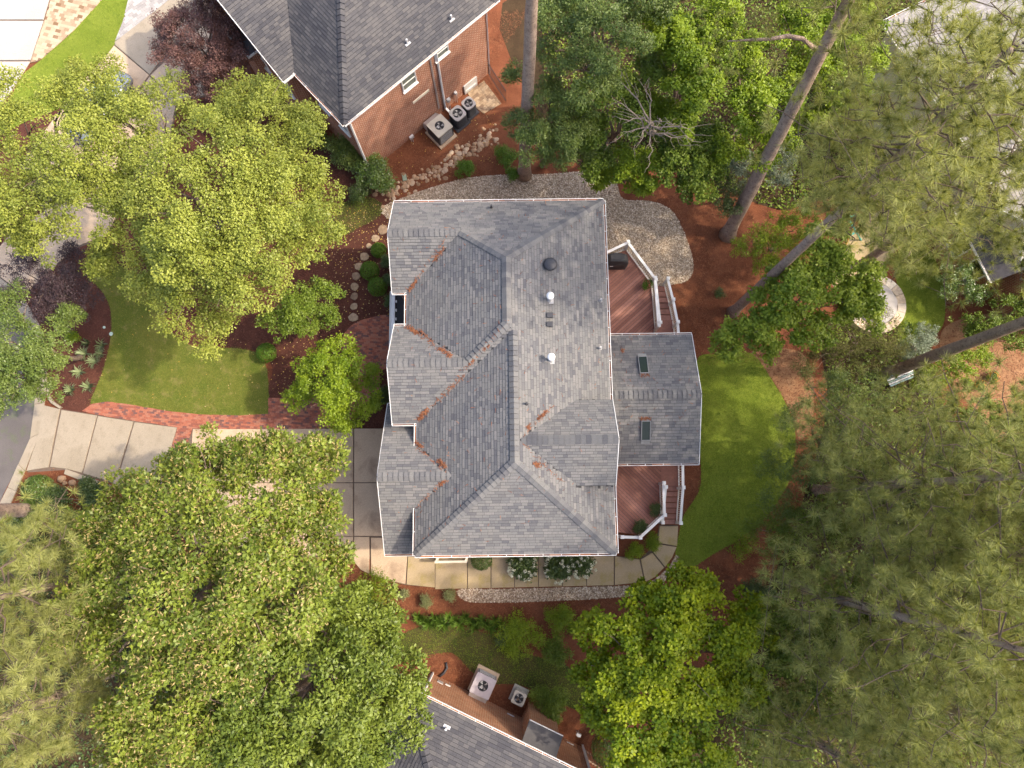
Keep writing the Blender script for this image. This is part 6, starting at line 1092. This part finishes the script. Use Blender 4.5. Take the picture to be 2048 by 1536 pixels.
# evergreen mass of laurels on the street verge
for i, (px, py, r, lb) in enumerate(((110, 1000, 30, 'dark juniper mound beside the stacked stones'), (60, 1050, 48, 'glossy laurel around the foot of the verge pine'), (130, 1045, 42, 'laurel between the juniper and the oak leaves'), (40, 1100, 46, 'laurel thicket above the sunny pine'), (190, 985, 34, 'dark spreading juniper on the driveway kerb'))): shrub('laurel', lb, px, py, r, 1.3, G_DARK if i in (0, 4) else G_GLOSS, 8500, 0.075, 0.5, seed=400 + i)
# hydrangeas with cream heads
for i, (px, py, r, lb) in enumerate(((1045, 1125, 29, 'hydrangea with cream flower heads, the smaller one by the wall'), (1120, 1123, 32, 'hydrangea with many cream heads in the middle of the bed'), (1165, 1122, 28, 'hydrangea with cream heads nearest the bare straw by the wall'))):
    t = shrub('hydrangea', lb, px, py, r, 0.9, G_DARK, 5000, 0.10, 0.7, seed=500 + i); rg = np.random.default_rng(i); n = 26; R = r * mpp(0.5); d = unit(rg.normal(size=(n, 3))); d[:, 2] = abs(d[:, 2]); d[:, 1] -= 0.35; c = d * np.array((R * 0.95, R * 0.95, 0.42)) + np.array((0, 0, 0.5)); idx = np.repeat(np.arange(n), 30); dd = unit(rg.normal(size=(len(idx), 3))); pos = c[idx] + dd * rg.uniform(0.06, 0.1, n)[idx][:, None]
    link('flower_heads', npmesh('flower_heads', leaves(pos, dd, rg.normal(size=(len(idx), 3)), 0.06 * np.ones(len(idx)), 0.9, T_RHOMB), 4, G_FLOW, rg.uniform(0, 1, len(idx))), t, (0, 0, 0), 'stuff')
# strap leaved clumps
def clump(name, label, px, py, r_px, n, mat, cat, group=None, w=0.035, h=0.45, seed=1):
    rg = np.random.default_rng(seed); x, y = P(px, py, 0.2); R = r_px * mpp(0.2); a = rg.uniform(0, 2 * PI, n); l = R * rg.uniform(0.6, 1.1, n); V = np.zeros((n, 5, 3)); ca, sa = np.cos(a), np.sin(a); hh = h * rg.uniform(0.5, 1.1, n)
    for k, (f, z, ww) in enumerate(((0.05, 0.0, 1), (0.55, 0.9, 1.1), (1.0, 0.7, 0.0), (0.55, 0.9, -1.1), (0.05, 0.0, -1))): V[:, k] = np.stack([x + ca * l * f - sa * ww * w / 2, y + sa * l * f + ca * ww * w / 2, hh * z + 0.01], 1)
    V -= np.array((x, y, 0)); o = link(name, npmesh(name, V, 5, mat, rg.uniform(0, 1, n)), None, (x, y, 0)); tag(o, label, cat, group)
for i, (px, py, r) in enumerate(((203, 690, 17), (168, 706, 19), (200, 707, 15), (188, 722, 19), (158, 743, 18), (177, 773, 18), (141, 780, 17), (173, 686, 11))): clump('yucca', 'blue green strap leaved yucca in the dark mulch island by the lawn', px, py, r, 34, G_YUC, 'yucca', 'yuccas in the street island bed', seed=i)
for i in range(17): px = 838 + i * 10.2; clump('daylily', 'arching green daylily clump in the row below the pine straw', px, 1236 + (i % 3) * 7 + max(0, i - 9) * 1.2, 17, 46, G_LILY, 'daylily', 'row of daylilies by the side lawn', 0.03, 0.5, 50 + i)
# flower pots on the decks
def pot(name, label, px, py, zb, r, mat, n, fl=None, seed=1):
    x, y = P(px, py, zb + 0.5); t = thing(name, label, 'potted plant', (x, y, zb)); b = MB(); b.lathe((x, y), [(0.13, zb), (0.19, zb + 0.3), (0.21, zb + 0.33), (0.17, zb + 0.33)], 16); b.build('pot', M_TERRA, t, None, True, False)
    link('foliage', crown_mesh('foliage', [(0, 0, 0.48, r * 0.7), (0.1, 0.05, 0.5, r * 0.5), (-0.08, -0.1, 0.45, r * 0.5)], n, mat, 0.06, 0.5, r * 0.4, seed=seed), t, (0, 0, 0), 'stuff')
    if fl: rg = np.random.default_rng(seed); m = 40; d = unit(rg.normal(size=(m, 3))); d[:, 2] = abs(d[:, 2]); link('flowers', npmesh('flowers', leaves(d * r * 0.8 + np.array((0, 0, 0.5)), d, rg.normal(size=(m, 3)), 0.05 * np.ones(m), 0.9, T_RHOMB), 4, fl, rg.uniform(0, 1, m)), t, (0, 0, 0), 'stuff')
pot('flower_pot', 'pot of coral pink flowers against the bent deck rail', 1296, 568, DZ, 0.25, G_BOX, 1200, G_PINK, 1); pot('potted_shrub', 'dark potted shrub beside the straight rail of the shaded deck', 1311, 1020, DZ, 0.3, G_DARK, 1800, None, 2); pot('potted_shrub', 'dark potted shrub inside the angled rail of the shaded deck', 1281, 1054, DZ, 0.38, G_DARK, 2400, None, 3)
for i, (px, py, lb) in enumerate(((1958, 770, 'orange flowered clump on pale litter, the upper'), (1985, 755, 'orange flowered clump on pale litter near the laurel'))):
    t = shrub('orange_flowers', lb, px, py, 14, 0.5, G_MID, 1500, 0.06, 0.4, seed=600 + i, cat='flower'); rg = np.random.default_rng(i); m = 30; d = unit(rg.normal(size=(m, 3))); d[:, 2] = abs(d[:, 2]); link('blossoms', npmesh('blossoms', leaves(d * 0.3 + np.array((0, 0, 0.35)), d, rg.normal(size=(m, 3)), 0.06 * np.ones(m), 0.9, T_RHOMB), 4, G_ORNG, rg.uniform(0, 1, m)), t, (0, 0, 0), 'stuff')
# cream framed landing rail below the south eave
fr_ = thing('landing_rail', 'cream wooden rail frame around a side landing below the eave', 'railing', (*P(900, 1120), 0)); h = 1.0; A = HF.w(-3.35, -1.6); Bp = P(872, 1124, h); Cp = P(931, 1123, h); D_ = HF.w(-1.95, -1.6)
for p, q in ((A, Bp), (Bp, Cp), (Cp, D_)):
    b = MB(); b.bar((*p, h), (*q, h), 0.11, 0.05); b.build('top_rail', M_CREAM, fr_, None, False, False); b = MB(); b.bar((*p, 0.55), (*q, 0.55), 0.05, 0.08); b.build('lower_rail', M_CREAM, fr_, None, False, False)
for p in (Bp, Cp): b = MB(); b.box((*p, h / 2), (0.13, 0.13, h + 0.06)); b.build('post', M_CREAM, fr_, None, False, False)
# lamp post, valve covers, stacked stones
lx, ly = P(107, 774); lm = thing('lamp_post', 'black post lantern on the mulch point beside the driveway', 'lamp post', (lx, ly, 0)); b = MB(); b.lathe((lx, ly), [(0.14, 0), (0.12, 0.25), (0.05, 0.4), (0.045, 2.5), (0.07, 2.55)], 12); b.build('post', M_DARK, lm, None, True, False)
b = MB(); b.lathe((lx, ly), [(0.07, 2.55), (0.13, 2.65), (0.16, 2.95)], 6); b.build('lantern_glass', M_GLASS, lm, None, False, False); b = MB(); b.lathe((lx, ly), [(0.21, 2.95), (0.1, 3.1), (0.03, 3.22)], 6); b.build('lantern_cap', M_DARK, lm, None, False, False); b = MB(); b.bar((lx - 0.28, ly, 2.35), (lx + 0.28, ly, 2.35), 0.03); b.build('ladder_bar', M_DARK, lm, None, False, False)
for px, py, r, lb in ((223, 668, 0.10, 'larger pale green round valve cover at the lawn edge'), (209, 655, 0.07, 'smaller round valve cover in the mulch')):
    c = P(px, py); b = MB(); b.cyl(c, r, 0, 0.05, 18); b.disc(c, r * 0.8, 0.056, 18); tag(b.build('valve_cover', plain('pale_green_plastic', (0.42, 0.52, 0.46), 0.6), None, None, False, False, origin=(*c, 0)), lb, 'valve cover')
for px, py, s, lb in ((124, 958, 0.2, 'squared pale stone block on the straw beside the driveway'), (145, 966, 0.17, 'pointed pale stone beside the squared block'), (130, 966, 0.12, 'small tan stone between the two pale stones')):
    c = P(px, py); o = link('edging_stone', SM[hash(lb) % 3] if False else SM[int(px) % 14], None, (*c, 0)); o.scale = (s * 1.2, s, s * 1.3); tag(o, lb, 'stone')
# silver car parked on the neighbour's drive under the birch
cc = P(196, 205, 0.8); car = thing('parked_car', 'silver car parked on the concrete drive half hidden by birch leaves', 'car', (*cc, 0)); ca_, sa_ = math.cos(math.radians(62)), math.sin(math.radians(62))
def cw(u, v, z): return (cc[0] + u * ca_ - v * sa_, cc[1] + u * sa_ + v * ca_, z + 0.06)
def loft(secs, mat, name, parent, k=16, e=0.5):
    b = MB()
    for (u, w, z0, z1) in secs:
        for j in range(k):
            t = 2 * PI * j / k; c, s = math.cos(t), math.sin(t); X = math.copysign(abs(c) ** e, c) * w; Z = (z0 + z1) / 2 + math.copysign(abs(s) ** e, s) * (z1 - z0) / 2; b.V.append(cw(u, X, Z)); b.T.append(0.5)
    n = len(secs); b.F = [(i * k + j, i * k + (j + 1) % k, (i + 1) * k + (j + 1) % k, (i + 1) * k + j) for i in range(n - 1) for j in range(k)] + [tuple(range(k))[::-1], tuple(range((n - 1) * k, n * k))]; return b.build(name, mat, parent, None, True, False)
loft([(-2.3, 0.6, 0.45, 0.7), (-2.2, 0.8, 0.3, 0.85), (-1.5, 0.88, 0.25, 0.95), (0, 0.9, 0.25, 0.95), (1.3, 0.88, 0.25, 0.92), (2.1, 0.78, 0.3, 0.78), (2.28, 0.55, 0.42, 0.62)], M_CAR, 'body', car)
loft([(-1.75, 0.7, 0.85, 0.93), (-1.05, 0.66, 0.85, 1.38), (0.1, 0.64, 0.85, 1.44), (0.55, 0.66, 0.85, 1.36), (1.25, 0.72, 0.85, 0.92)], M_CARGL, 'glasshouse', car); loft([(-1.15, 0.56, 1.36, 1.42), (-0.4, 0.6, 1.38, 1.475), (0.4, 0.58, 1.36, 1.44)], M_CAR, 'roof', car)
for u in (-1.35, 1.4):
    for v in (-0.8, 0.8): b = MB(); b.tube([cw(u, v - 0.1, 0.27), cw(u, v + 0.1, 0.27)], 0.32, 18); w_ = b.build('wheel', M_TYRE, car, None, False, False); b = MB(); b.tube([cw(u, v - 0.11, 0.27), cw(u, v + 0.11, 0.27)], 0.19, 12); b.build('rim', M_LGREY, w_, None, False, False)
